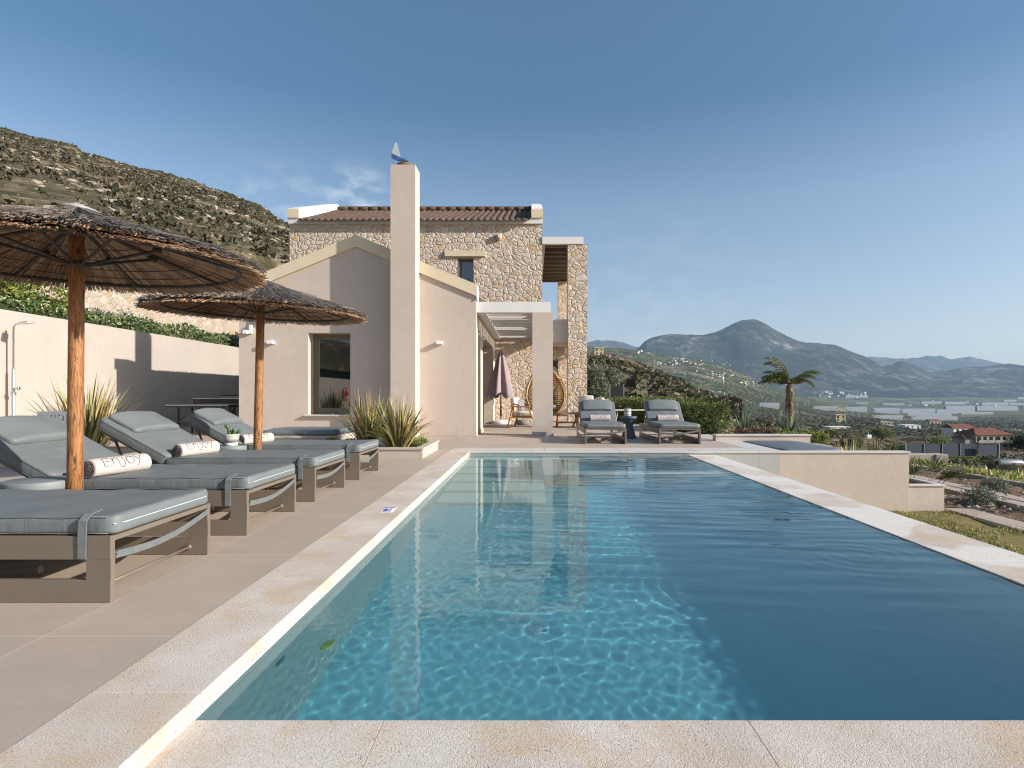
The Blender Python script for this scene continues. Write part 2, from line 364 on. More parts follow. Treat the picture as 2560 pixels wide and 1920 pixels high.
M['cap'] = mat('grey_cap', (.36, .38, .41), None, rough=.6)
M['chrome'] = mat('chrome', (.62, .63, .64), None, rough=.3, metal=1)
M['table'] = mat('blue_grey_cement', (.16, .185, .195), (.21, .235, .24), 6, .55, .25, 60)
M['table_dark'] = mat('slate_blue_cement', (.05, .085, .115), (.08, .11, .14), 6, .5, .25, 60)
M['navy'] = mat('navy_table', (.010, .014, .07), None, rough=.4)
M['black'] = mat('black_metal', (.02, .02, .022), None, rough=.5)
M['tile_roof'] = straw('terracotta', [(0, (.17, .085, .05)), (.4, (.24, .125, .075)), (.75, (.30, .17, .11)), (1, (.20, .12, .085))])
M['tile_roof'] = mat('terracotta', (.10, .058, .041), (.155, .095, .068), 6, .85, .5, 40, .006, fine=.35)
M['red_roof'] = mat('red_roof_tiles', (.22, .07, .04), (.17, .055, .032), .5, .9, fine=.3, bscale=2)
M['glass'] = (lambda m, t, p: (p.inputs['Base Color'].__setattr__('default_value', (.012, .02, .022, 1)), p.inputs['Roughness'].__setattr__('default_value', .02), p.inputs['IOR'].__setattr__('default_value', 2.1), m)[-1])(*newmat('window_glass'))
M['glass_blue'] = (lambda m, t, p: (p.inputs['Base Color'].__setattr__('default_value', (.02, .035, .06, 1)), p.inputs['Roughness'].__setattr__('default_value', .05), p.inputs['IOR'].__setattr__('default_value', 2.3), m)[-1])(*newmat('upper_window_glass'))
M['bronze'] = mat('bronze_frame', (.16, .14, .11), None, rough=.45, spec=.5)
M['mauve'] = mat('mauve_canvas', (.36, .285, .305), (.32, .25, .27), 3, .85)
M['rattan'] = straw('golden_rattan', [(0, (.20, .10, .03)), (.4, (.42, .25, .09)), (.8, (.58, .40, .18)), (1, (.30, .16, .05))], .5)
M['rope'] = mat('beige_rope', (.50, .43, .34), (.42, .36, .28), 30, .9)
M['cushion'] = mat('cream_cushion', (.66, .60, .52), (.60, .54, .46), 4, .9, .3, 50)
M['cushion_grey'] = mat('grey_cushion', (.22, .22, .23), None, rough=.9)
M['red'] = mat('red_plastic', (.5, .01, .015), None, rough=.4)
M['orange'] = mat('orange_plastic', (.62, .08, .02), None, rough=.5)
M['blue'] = mat('blue_print', (.03, .08, .42), None, rough=.5)
M['teal'] = mat('teal_print', (.05, .30, .32), None, rough=.5)
M['planter_stone'] = mat('planter_stone', (.50, .44, .385), (.45, .395, .345), 3, .6, .12, 60)
M['gravel'] = mat('dark_gravel', (.03, .028, .03), (.10, .095, .09), 40, .9, .8, 60, .02)
M['cover'] = mat('grey_spa_cover', (.115, .135, .16), (.13, .15, .175), 2, .5, .2, 6, .02)
M['sail_blue'] = mat('blue_sail', (.03, .085, .26), (.04, .12, .32), 9, .7)
M['sail_white'] = mat('white_sail', (.42, .47, .50), (.5, .55, .57), 9, .8)
M['driftwood'] = mat('driftwood', (.14, .09, .06), (.24, .17, .12), 14, .9, .6, 30)
def leafmat(name, stops, rough=.5, trans=.25):
    m, t, p = newmat(name); g = NG(t); r = g.n('ShaderNodeNewGeometry').outputs['Random Per Island']
    c = g.ramp(r, stops); g.set(p, 'Base Color', c); p.inputs['Roughness'].default_value = rough
    tr = g.n('ShaderNodeBsdfTranslucent'); t.links.new(c, tr.inputs[0]); mx = g.n('ShaderNodeMixShader'); mx.inputs[0].default_value = trans
    t.links.new(p.outputs[0], mx.inputs[1]); t.links.new(tr.outputs[0], mx.inputs[2]); t.links.new(mx.outputs[0], t.nodes['Material Output'].inputs[0]); return m
M['flax'] = leafmat('flax_leaves', [(0, (.06, .085, .025)), (.3, (.20, .20, .065)), (.5, (.44, .40, .15)), (.78, (.64, .56, .27)), (.9, (.30, .15, .07)), (1, (.14, .07, .04))])
M['hedge_l'] = leafmat('variegated_leaves', [(0, (.03, .07, .015)), (.35, (.07, .13, .03)), (.62, (.16, .22, .06)), (.8, (.40, .42, .24)), (1, (.58, .57, .43))])
M['hedge_r'] = leafmat('hedge_leaves', [(0, (.03, .055, .012)), (.4, (.08, .12, .025)), (.75, (.20, .24, .06)), (1, (.36, .38, .13))], .35)
M['bright'] = leafmat('bright_leaves', [(0, (.06, .10, .02)), (.5, (.17, .22, .035)), (1, (.36, .36, .07))])
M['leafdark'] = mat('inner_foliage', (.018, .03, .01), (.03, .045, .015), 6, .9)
M['olive'] = leafmat('olive_leaves', [(0, (.06, .08, .045)), (.5, (.15, .18, .11)), (1, (.34, .37, .27))])
M['palm'] = leafmat('palm_leaves', [(0, (.035, .055, .015)), (.5, (.09, .12, .03)), (.85, (.20, .21, .06)), (1, (.26, .17, .07))])
M['agave'] = leafmat('agave_leaves', [(0, (.07, .11, .08)), (.6, (.15, .21, .15)), (1, (.30, .36, .24))])
M['silver'] = leafmat('silver_leaves', [(0, (.07, .085, .06)), (.6, (.16, .19, .14)), (1, (.30, .33, .26))])
M['purple'] = leafmat('purple_leaves', [(0, (.05, .02, .03)), (.5, (.12, .04, .06)), (1, (.26, .22, .05))])
M['rustleaf'] = leafmat('rusty_leaves', [(0, (.10, .05, .015)), (.6, (.26, .12, .03)), (1, (.20, .20, .05))])
M['bark'] = mat('bark', (.16, .12, .085), (.26, .205, .15), 9, .9, .8, 25, .02)
M['cactus'] = mat('cactus', (.045, .11, .035), (.09, .17, .06), 14, .5)
M['pot'] = mat('striped_grey_ceramic', (.20, .20, .205), (.42, .42, .41), 30, .6, stretch=(.1, .1, 1), lo=.42, hi=.55)
def ground_mat(name, cs, s1, s2, rocks=None, bd=.03):
    m, t, p = newmat(name); g = NG(t); v = g.coord()
    a = g.noise(v, s1, 6, .65); b = g.noise(v, s2, 6, .7)
    c = g.ramp(g.math('ADD', g.math('MULTIPLY', a, .45), g.math('MULTIPLY', b, .55)), [(.36, cs[0]), (.45, cs[1]), (.53, cs[2]), (.62, cs[3])])
    if rocks:
        rk = g.vor(v, rocks[0]); q = g.math('MULTIPLY', g.rng(rk.outputs['Distance'], rocks[1], rocks[1]*.6), g.rng(b, .45, .55))
        c = g.mix(q, c, rocks[2])
    g.set(p, 'Base Color', c); p.inputs['Roughness'].default_value = .95; p.inputs['Specular IOR Level'].default_value = .1
    g.set(p, 'Normal', g.bump(b, .8, bd)); return m
M['lawn'] = ground_mat('dry_lawn', [(.11, .115, .03), (.19, .165, .06), (.27, .21, .10), (.15, .16, .04)], 1.2, 30)
M['soil'] = ground_mat('garden_soil', [(.085, .05, .03), (.15, .09, .058), (.22, .145, .10), (.29, .22, .165)], 2, 24, (14, .2, (.36, .30, .24)))
M['field'] = ground_mat('wild_grass', [(.10, .10, .03), (.20, .20, .045), (.28, .28, .07), (.17, .14, .06)], .5, 14)
def hill_mat():
    m, t, p = newmat('hillside_scrub'); g = NG(t)
    v = g.coord((1, 1, 1.6)); a = g.noise(v, .035, 6, .65); b = g.noise(v, .30, 6, .75); c3 = g.noise(v, 1.4, 4, .7)
    f = g.math('ADD', g.math('MULTIPLY', a, .35), g.math('ADD', g.math('MULTIPLY', b, .45), g.math('MULTIPLY', c3, .2)))
    c = g.ramp(f, [(.40, (.042, .042, .026)), (.46, (.072, .066, .038)), (.51, (.11, .093, .057)), (.55, (.19, .148, .10)), (.60, (.34, .27, .20))])
    st = g.noise(g.coord((.5, .5, 3.2), rot=(0, R(-24), 0)), .32, 6, .7); c = g.mix(g.rng(st, .60, .67), c, (.50, .44, .36))
    g.set(p, 'Base Color', c); p.inputs['Roughness'].default_value = .95; p.inputs['Specular IOR Level'].default_value = .1
    g.set(p, 'Normal', g.bump(f, 1, 1.2)); return m
M['hill'] = hill_mat()
def valley_mat():
    m, t, p = newmat('valley_groves'); g = NG(t); v = g.coord((1, 1, 1))
    ce = g.vor(g.coord((1, .45, 1)), .0075); s = g.n('ShaderNodeSeparateColor'); t.links.new(ce.outputs['Color'], s.inputs[0])
    c = g.ramp(s.outputs[0], [(0, (.035, .048, .025)), (.4, (.06, .078, .036)), (.7, (.095, .115, .045)), (.9, (.15, .135, .08)), (1, (.22, .195, .14))])
    tr = g.vor(v, .09); c = g.mix(g.rng(tr.outputs['Distance'], .35, .5, .85, 0), c, (.035, .05, .025))
    c = g.mix(g.rng(g.noise(v, .02, 6, .7), .52, .60, 0, .6), c, (.24, .22, .16))
    c = g.mix(g.rng(g.noise(g.coord((1, .35, 1)), .004, 7, .75), .50, .60, 0, .8), c, (.03, .042, .022)); tk = g.noise(g.coord((1, .5, 1), loc=(50, 9, 0)), .0035, 5, .6)
    c = g.mix(g.rng(g.math('ABSOLUTE', g.math('SUBTRACT', tk, .5)), .006, .002, 0, .8), c, (.34, .30, .24))
    g.set(p, 'Base Color', c); p.inputs['Roughness'].default_value = .95; p.inputs['Specular IOR Level'].default_value = .1
    g.set(p, 'Normal', g.bump(g.noise(v, .03, 5), 1, 8)); return m
M['valley'] = valley_mat()
def mount_mat():
    m, t, p = newmat('mountain_rock'); g = NG(t); v = g.coord((1, 1, 1.0))
    a = g.noise(v, .0016, 8, .7); b = g.noise(g.coord((1, 1, .35)), .007, 6, .75)
    c = g.ramp(g.math('ADD', g.math('MULTIPLY', a, .5), g.math('MULTIPLY', b, .5)), [(.42, (.02, .024, .018)), (.5, (.036, .04, .032)), (.56, (.095, .092, .08)), (.62, (.27, .26, .235))])
    g.set(p, 'Base Color', c); p.inputs['Roughness'].default_value = 1; p.inputs['Specular IOR Level'].default_value = .05
    g.set(p, 'Normal', g.bump(g.math('ADD', a, g.math('MULTIPLY', b, .6)), 1, 110)); return m
M['mount'] = mount_mat()
M['rock'] = mat('pale_rock', (.42, .37, .30), (.30, .26, .21), .7, .95, island=.3)
M['scrubleaf'] = leafmat('scrub_leaves', [(0, (.032, .033, .018)), (.35, (.06, .06, .032)), (.65, (.085, .08, .042)), (.85, (.13, .105, .062)), (1, (.19, .15, .10))], .8, .1)
M['scrub'] = mat('scrub', (.040, .043, .022), (.07, .064, .036), .3, .95, island=.5, bump=.8, bscale=9, bdist=.15)
M['village'] = mat('village_white', (.66, .62, .56), None, rough=.9)
M['sheet'] = mat('greenhouse_sheet', (.36, .35, .34), (.24, .24, .235), .02, .5)

# ------------------------------------------------------------------ terrain
KY = np.array([24, 60, 120, 180, 240, 300, 345, 500, 700, 1200, 2000, 2800, 3500, 4500, 5500, 6500, 7500, 8700, 10000, 12000, 14500, 17000.])
def E_(y): return (CY-y)/F
SKYC = [(-1500, 780), (600, 790), (1100, 790), (1272, 790), (1340, 768), (1372, 754), (1393, 736), (1423, 726), (1476, 721), (1524, 720), (1546, 716), (1579, 700), (1603, 690), (1631, 687), (1651, 697), (1677, 715), (1701, 729), (1745, 740), (1766, 742), (1831, 754), (1866, 766), (1880, 775), (1905, 788), (1925, 783), (1941, 778), (1965, 781), (1990, 790), (2011, 800), (2040, 799), (2086, 792), (2150, 789), (2212, 788), (2400, 780), (2700, 790), (4500, 800)]
SKYD = [(-1500, 760), (1200, 760), (1272, 742), (1290, 738), (1325, 737), (1350, 743), (1371, 752), (1500, 770), (1800, 790), (1881, 769), (1928, 769), (1973, 772), (2003, 770), (2056, 776), (2101, 775), (2136, 781), (2171, 790), (2250, 800), (4500, 800)]
SKYB = [(-1500, 745), (1100, 742), (1270, 745), (1327, 752), (1380, 759), (1441, 771), (1500, 775), (1569, 775), (1600, 783), (1642, 799), (1700, 815), (1760, 829), (1850, 845), (1950, 853), (4500, 856)]
SKYA = [(-2500, 230), (-1500, 230), (-500, 245), (0, 277), (80, 297), (150, 316), (165, 320), (175, 333), (250, 352), (340, 375), (430, 402), (500, 425), (560, 450), (610, 480), (640, 500), (760, 575), (900, 660), (1100, 735), (1272, 766), (1334, 770), (1367, 781), (1393, 796), (1432, 810), (1480, 827)]
def itp(T, x): return float(np.interp(x, [a for a, b in T], [b for a, b in T]))
def column(x):
    u = (x-CX)/F; z = np.zeros(len(KY)); zc = H0+E_(itp(SKYC, x))*8700; zd = H0+E_(itp(SKYD, x))*14500; zb = H0+E_(itp(SKYB, x))*3500
    if x <= 1500:
        e = E_(itp(SKYA, x)); c = H0+e*300
        z24 = float(np.interp(x, [-1500, 0, 500, 760, 1100, 1300, 1500], [8, 6.3, 5, 3, .3, -.3, -.5]))
        for i, Y in enumerate(KY[:6]): z[i] = z24+(c-z24)*((Y-24)/276)
        z[6] = c-4; z[7] = c-25-abs(c)*.1; z[8] = min(-28, c-60); z[9] = -48
    elif x <= 1600:
        z[:10] = [-.5, -1.2, -1.2, -1.0, -4, -9, -14, -22, -34, -46]
    elif x <= 1720:
        z[:10] = [-1.0, -4.5, -6.5, -9, -11, -14, -17, -22, -30, -44]
    elif x <= 1900:
        z[:10] = [-1.6, -5.5, -9, -13, -16.5, -19, -21, -28, -38, -52]
    else:
        z[:10] = [-2.9, -7.2, -12.5, -17.5, -21.5, -23.6, -26, -35, -46, -64]
    plain = float(np.interp(x, [1500, 1850, 2000, 2500], [1, .25, 0, 0]))
    base = [(-95, 10), (-104, 11), (-104, 12), (-100, 13), (-85, 14)]
    for zz, i in base: z[i] = zz
    if plain > 0:
        for i in (10, 11, 12):
            t = (KY[i]-1200)/2300; z[i] = z[i]*(1-plain)+plain*(z[9]+(zb-z[9])*t**.9)
        z[13] = z[13]*(1-plain)+plain*(zb-60); z[14] = z[14]*(1-plain)+plain*(zb*.3-40)
    z[15] = -30; z[16] = zc*.40; z[17] = zc; z[18] = zc*.55; z[19] = min(zd*.5, zc*.4); z[20] = zd; z[21] = zd*.5
    return z
CXS = np.array(sorted(set([-2500, -1500, -900, -500, 0, 1599, 1601, 1719, 1721, 1899, 1960, 3000, 4500]+[a for T in (SKYA, SKYC, SKYD, SKYB) for a, b in T]+list(range(50, 2400, 50)))), float)
CZ = np.array([column(x) for x in CXS])
# soften the sideways steps between neighbouring near profiles
for it in range(3):
    m_ = CXS > 1450
    sm = CZ.copy(); sm[1:-1] = (CZ[:-2]+2*CZ[1:-1]+CZ[2:])/4
    CZ[m_, :10] = sm[m_, :10]
def terr(X, Y, noise=True):
    X = np.asarray(X, float); Y = np.asarray(Y, float); u = X/np.maximum(Y, 1); x = CX+u*F
    i = np.clip(np.searchsorted(CXS, x)-1, 0, len(CXS)-2); fx = np.clip((x-CXS[i])/(CXS[i+1]-CXS[i]), 0, 1)
    j = np.clip(np.searchsorted(KY, Y)-1, 0, len(KY)-2); fy = np.clip((Y-KY[j])/(KY[j+1]-KY[j]), 0, 1)
    z = (CZ[i, j]*(1-fx)+CZ[i+1, j]*fx)*(1-fy)+(CZ[i, j+1]*(1-fx)+CZ[i+1, j+1]*fx)*fy
    lowt = (X > -22.2) & (u < -.3); kt = np.clip((Y-52)/25, 0, 1); z = np.where(lowt, (2.15+np.clip((-12-X)/10, 0, 1)*.5)*(1-kt)+z*kt, z)
    if noise:
        n1 = fbm(X/30, Y/30, 4, 3)*np.clip((Y-30)/250, 0, 1)*3.2*np.clip((700-Y)/300, 0, 1)
        am = np.clip((Y-6300)/1500, 0, 1)*210
        r = np.abs(fbm(X/1500+3, Y/2600, 5, 9)); crest = 1-.75*np.exp(-((Y-8700)/350)**2)
        n2 = (.30-r)*am*crest+fbm(X/260, Y/300, 4, 5)*am*.22
        n3 = fbm(X/340, Y/420, 4, 21)*16*np.clip((Y-900)/800, 0, 1)*np.clip((6500-Y)/800, 0, 1)*np.clip(1-(x-1500)/450, .08, 1)
        z = z+n1+n2+n3
    return z
def hit(xd, yd, Y0=40., Y1=12000.):
    Ys = np.exp(np.linspace(math.log(Y0), math.log(Y1), 900)); Xs = (xd-CX)/F*Ys; zr = H0+(CY-yd)/F*Ys
    d = terr(Xs, Ys)-zr; k = np.argmax(d > 0)
    if not (d > 0).any(): k = len(Ys)-1
    return float(Xs[k]), float(Ys[k]), float(terr(Xs[k], Ys[k]))
for nm, y0, y1, nu, ny, mm in (('hillside', 24, 620, 620, 330, 'hill'), ('valley', 620, 6500, 520, 300, 'valley'), ('mountains', 6500, 17000, 760, 190, 'mount')):
    ua = (CXS[0]-CX)/F if y0 < 600 else -1.5
    ub = 1.6
    U, YY = np.meshgrid(np.linspace(ua, ub, nu), np.exp(np.linspace(math.log(y0), math.log(y1), ny)), indexing='ij')
    gridmesh(nm, U*YY, YY, terr(U*YY, YY), M[mm], kind='structure')
MB().add([(-40000, -40000, -112), (40000, -40000, -112), (40000, 40000, -112), (-40000, 40000, -112)], [(0, 1, 2, 3)]).build('ground', M['valley'], kind='structure')
# near ground: lawn, planting beds and the field that falls away to the right
def near(X, Y):
    X = np.asarray(X, float); Y = np.asarray(Y, float)
    base = -.96-.10*np.clip(X-9.9, 0, 40)-.02*np.clip(Y-12, 0, 20)
    far = terr(X, np.maximum(Y, 24), False)
    t = np.clip((Y-14)/10, 0, 1); t = t*t*(3-2*t)
    z = base*(1-t)+far*t
    pl = np.clip((6.6-X)/1.0, 0, 1)*np.clip((Y-9.6)/.8, 0, 1)*np.clip((30-Y)/6, 0, 1)
    z = z*(1-pl)+np.minimum(np.where(pl > 0, -.16, z), 5)*pl
    return z
def patch(name, x0, x1, y0, y1, st, m, amp, fr, up=0., cut=None):
    X, Y = np.meshgrid(np.arange(x0, x1+st/2, st), np.arange(y0, y1+st/2, st), indexing='ij')
    Z = near(X, Y)+fbm(X*fr, Y*fr, 4, 7)*amp+up
    return gridmesh(name, X, Y, Z, m, kind='structure')
patch('lawn', 2.9, 6.95, -3, 9.3, .05, M['lawn'], .03, 4)
patch('garden_soil', 6.95, 9.92, -3, 24, .06, M['soil'], .09, 3, -.015)
patch('field', 9.92, 60, -6, 26, .16, M['field'], .16, 1.1, .05)
patch('garden_ground', 2.9, 6.95, 9.3, 26, .08, M['soil'], .08, 3, -.01)
gx, gy = np.meshgrid(np.concatenate([np.linspace(-10.02, -21.98, 70), [-22.2], -22.3-340*np.linspace(0, 1, 110)**1.9]), np.linspace(-160, 26, 190), indexing='ij')
gz = 2.15+np.clip((-12-gx)/10, 0, 1)*.5+(gx < -22.1)*3.6+np.clip(-22.3-gx, 0, 400)*.30+fbm(gx*.6, gy*.6, 4)*.25*(gx < -10.5)
gridmesh('upper_terrace', gx, gy, gz, M['hill'], kind='structure')
# ------------------------------------------------------------------ pool, deck
W0 = -.063; PX0, PX1, PY0, PY1 = -.998, 2.477, 1.667, 9.0
def st(mb, name, m, **kw): return mb.build(name, M[m], kind='structure', **kw)
st(MB().box(-9.8, -1.337, -4, 40, -.5, -.002), 'deck', 'deck')
st(MB().box(-1.337, 3.6, 9.62, 24, -.5, -.002).box(3.6, 6.0, 11.3, 13.0, -.5, -.12), 'patio', 'patio')
c = MB()
ys = [-1.2]+[1.71+.53*k*2 for k in range(-1, 8)]+[9.62]
for a, b in zip(ys[:-1], ys[1:]):
    if b > a: c.box(-1.337, PX0, a+.001, b-.001, -.045, 0, ch=.004)
st(c, 'pool_coping', 'coping')
st(MB().box(-1.335, PX0-.051, -1.2, 9.62, -1.4, -.067).box(-1.335, PX0-.001, -1.2, 9.62, -.0655, -.0455), 'pool_wall_face', 'coping_face')
c = MB()
for a, b in ((-.998, .2), (.2, 1.4), (1.4, 2.6), (2.6, 3.6), (3.6, 4.8), (4.8, 5.99)): c.box(a+.001, b-.001, 8.985, 9.62 if a < 3.5 else 9.16, -.03, 0, ch=.004)
c.box(3.6, 4.03, 9.17, 12.9, -.03, 0, ch=.004)
st(c, 'far_coping', 'coping_face')
c = MB()
for a, b in ((-2.58, -1.509), (-1.509, -.4375), (-.4375, .634), (.634, 1.705), (1.705, 2.476)): c.box(max(a, PX0-.004)+.0006, b-.0006, .4, PY0, -.2, -.058, ch=.0014) if b > PX0 else None
st(c, 'near_coping', 'coping')
c = MB()
for a in range(9): c.box(PX1+(.0), 2.93, .4+a*.956+.001, .4+(a+1)*.956-.001, -.2, -.056, ch=.003)
st(c, 'overflow_coping', 'coping_dry')
c = MB().box(PX1+.006, 2.92, .4, 9.0, -1.4, -.2); c.box(PX0-.03, PX1, .4, PY0-.004, -1.4, -.2)
st(c, 'overflow_wall', 'plaster')
# basin: floor, walls, steps, submerged bench
FZ = W0-.86
c = MB().box(PX0-.05, PX1+.05, PY0-.05, PY1+.1, FZ-.1, FZ).box(PX1, PX1+.05, PY0, PY1, FZ, -.066)
c.box(PX0, PX1, PY0-.05, PY0, FZ, -.07)
b_ = st(c, 'pool_basin', 'basin'); b_.cycles.is_caustics_receiver = True
b5 = st(MB().box(PX0-.05, PX0+.0, PY0, PY1, FZ, -.066), 'pool_side_wall', 'basin_wall'); b5.cycles.is_caustics_receiver = True
b2 = st(MB().box(PX0-.0, PX1, 9.0, 9.05, FZ, -.031).box(PX1, 3.94, 9.0, 9.05, -1.0, -.031), 'waterline_tiling', 'basin_tile'); b2.cycles.is_caustics_receiver = True
c = MB()
for k in range(6): c.box(PX0+.002, .14, 8.35-.50*k if k < 6 else 0, 9.0-.0001*k, FZ-.01*k, W0-.10-.125*k)
b3 = st(c, 'pool_steps', 'steps'); b3.cycles.is_caustics_receiver = True
b4 = st(MB().box(.14, PX1-.002, 6.9, 7.22, FZ-.02, W0-.05, ch=.01).box(.14, .42, 7.221, 8.999, FZ-.02, W0-.051), 'submerged_bench', 'coping_face'); b4.cycles.is_caustics_receiver = True
NX, NYW, EX = 330, 640, 34
xs = np.concatenate([np.linspace(PX0, PX1, NX), PX1+.43*(np.arange(1, EX+1)/EX)])  # sheet carried on unseen under the coping so sunlight reaches the floor
WX, WY = np.meshgrid(xs, PY0+(PY1-PY0)*np.linspace(0, 1, NYW)**1.25, indexing='ij')
rng = np.random.RandomState(4); WZ = np.zeros_like(WX)
for i in range(90):                          # fine ripples that focus the sunlight on the floor
    lam = rng.uniform(.042, .12); th = rng.uniform(0, 6.28); k = 2*math.pi/lam
    WZ += .00074*(lam/.08)**-.25/k*np.sin(k*(WX*math.cos(th)+WY*math.sin(th))+rng.uniform(0, 6.28))
WZ *= .75+.5*np.clip(fbm(WX*.8+5, WY*.4, 3, 2)*2+.5, 0, 1)
mask = np.clip((WX-.2+.25*fbm(WX, WY, 3, 8))/1.1, .10, 1)*np.clip((WY-2.0)/2.4, .08, 1)*(.45+1.1*np.clip(fbm(WX*.9+9, WY*.6, 3, 77)+.5, 0, 1))
for i in range(34):                          # breeze ripples over the right half
    lam = rng.uniform(.10, .34); th = rng.normal(1.5, .16); k = 2*math.pi/lam
    WZ += .0074/k*np.sin(k*(WX*math.cos(th)+WY*math.sin(th))+rng.uniform(0, 6.28)+1.2*fbm(WX*1.3, WY*.9, 2, 40+i))*mask
for (rx, ry, rr) in ((1.95, 3.4, .45), (.85, 2.9, .10)):
    d_ = np.hypot(WX-rx, (WY-ry)); WZ += .0006*np.sin(d_*60)*np.exp(-(d_/rr)**2)
wo = gridmesh('water', WX, WY, WZ+W0, M['water'], kind='structure'); wo.cycles.is_caustics_caster = True
# block of earth under the deck edge on the lawn side and the retaining wall beyond the pool
rw = thing('retaining_wall', 'low beige plastered retaining wall with pale stone cap at the far right corner of the pool', 'wall', (4.97, 9.1, -1.1))
MB().box(-1.03, 1.02, -.098, .06, 0, 1.07).build('wall_face', M['plaster'], rw)
MB().box(-1.37, 1.04, -.115, .08, 1.0701, 1.098, ch=.006).build('wall_cap', M['coping_face'], rw)
sw = thing('spa_wall', 'low beige wall with thin stone cap behind the grey covered spa', 'wall', (4.55, 11.2, -.3))
MB().box(-.95, .9, -.1, .1, 0, .39).build('wall_face', M['plaster'], sw)
MB().box(-.96, .92, -.12, .12, .39, .42, ch=.006).build('wall_cap', M['coping_face'], sw)
st(MB().box(4.03, 5.14, 9.17, 11.1, -.8, -.03), 'spa_surround', 'coping_face')
v = []; N = 26; out = []
for k in range(4*8):
    a = 2*math.pi*k/32; r = .22; cxx = (.40 if math.cos(a) > 0 else -.40); cyy = (.55 if math.sin(a) > 0 else -.55)
    out.append((cxx+r*math.cos(a), cyy+r*math.sin(a)))
cv = MB(); n = len(out)
vs = [(x, y, -.06) for x, y in out]+[(x, y, .0) for x, y in out]+[(x*.93, y*.95, .012) for x, y in out]+[(x*.5, y*.5, .03) for x, y in out]+[(0, 0, .034)]
fs = [(i+n*j, (i+1) % n+n*j, (i+1) % n+n*(j+1), i+n*(j+1)) for j in range(3) for i in range(n)]+[(3*n+i, 3*n+(i+1) % n, 4*n) for i in range(n)]
o = cv.add(vs, fs, True).build('spa_cover', M['cover'], label='flat dark grey spa cover with rounded corners beside the far end of the pool', cat='spa cover'); o.location = (4.58, 10.15, .0); o.scale = (.88, 1.17, 1); o['category'] = 'spa cover'
pl = thing('garden_planter', 'small beige plastered planter with pale stone rim at the foot of the retaining wall', 'planter', (6.28, 9.3, -1.1))
MB().box(-.28, .29, -.27, -.21, 0, .54).box(.23, .29, -.21, .55, 0, .54).box(-.28, .23, .49, .55, 0, .54).build('planter_wall', M['plaster'], pl)
MB().box(-.28, .31, -.29, -.19, .54, .57, ch=.005).box(.20, .31, -.188, .57, .54, .57, ch=.005).box(-.28, .19, .46, .57, .54, .57, ch=.005).build('rim', M['coping_face'], pl)
MB().box(-.28, .23, -.21, .49, .3, .5).build('soil', M['gravel'], pl)
# slab path and stone edgings in the garden
for j, (x0, x1, y0, n_) in enumerate(((8.0, 8.28, 5.0, 16), (8.36, 8.66, 5.0, 16))):
    c = MB()
    for k in range(n_): c.box(x0, x1, y0+k*.62+(.2 if j else 0), y0+k*.62+.59+(.2 if j else 0), -1.05, -.915+.004*(k % 3), ch=.006)
    st(c, 'slab_path', 'deck')
c = MB()
for k in range(9): c.box(6.62, 7.05, 3.2+k*.66, 3.2+k*.66+.64, -1.05, -.925, ch=.006)
st(c, 'garden_path', 'deck')
def near1(x, y): return float(near(np.array([x]), np.array([y]))[0])
def rubble_row(name, label, x, y0, y1, hgt, wd, n_, m, rngs):
    rr = random.Random(rngs); c = MB()
    for k in range(n_):
        a = y0+(y1-y0)*k/n_; b = y0+(y1-y0)*(k+.93)/n_; z = near1(x, (a+b)/2)
        q = [rr.uniform(-.03, .03) for _ in range(4)]
        c.box(x-wd/2+q[0], x+wd/2+q[1], a, b, z-.2, z+hgt*(1+q[2]*3), ch=min(wd, hgt)*.2)
    return c.build(name, M[m], label=label, cat='edging') if 0 else tag(c.build(name, M[m]), label, 'edging')
rubble_row('stone_edging', 'rough stone edging between the brown planting bed and the yellow green field', 9.95, 3, 20, .09, .13, 64, 'rock', 1)
M['villa_stone'] = mat('villa_stone', (.40, .36, .31), (.30, .27, .23), .8, .9)
rubble_row('concrete_kerb', 'long pale concrete kerb running through the field behind the retaining wall', 13.2, 9, 30, .10, .14, 12, 'villa_stone', 2)
# ------------------------------------------------------------------ garden wall and stone terrace wall
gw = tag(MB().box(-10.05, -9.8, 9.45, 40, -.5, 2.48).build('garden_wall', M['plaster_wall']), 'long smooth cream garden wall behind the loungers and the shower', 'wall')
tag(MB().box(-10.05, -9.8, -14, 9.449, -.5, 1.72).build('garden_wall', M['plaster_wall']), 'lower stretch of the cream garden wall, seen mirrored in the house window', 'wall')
tag(MB().box(-22.4, -22, 4, 90, 1.5, 6.62).build('terrace_wall', M['stone_far']), 'high pale rubble stone retaining wall at the foot of the hillside behind the hedge', 'wall')
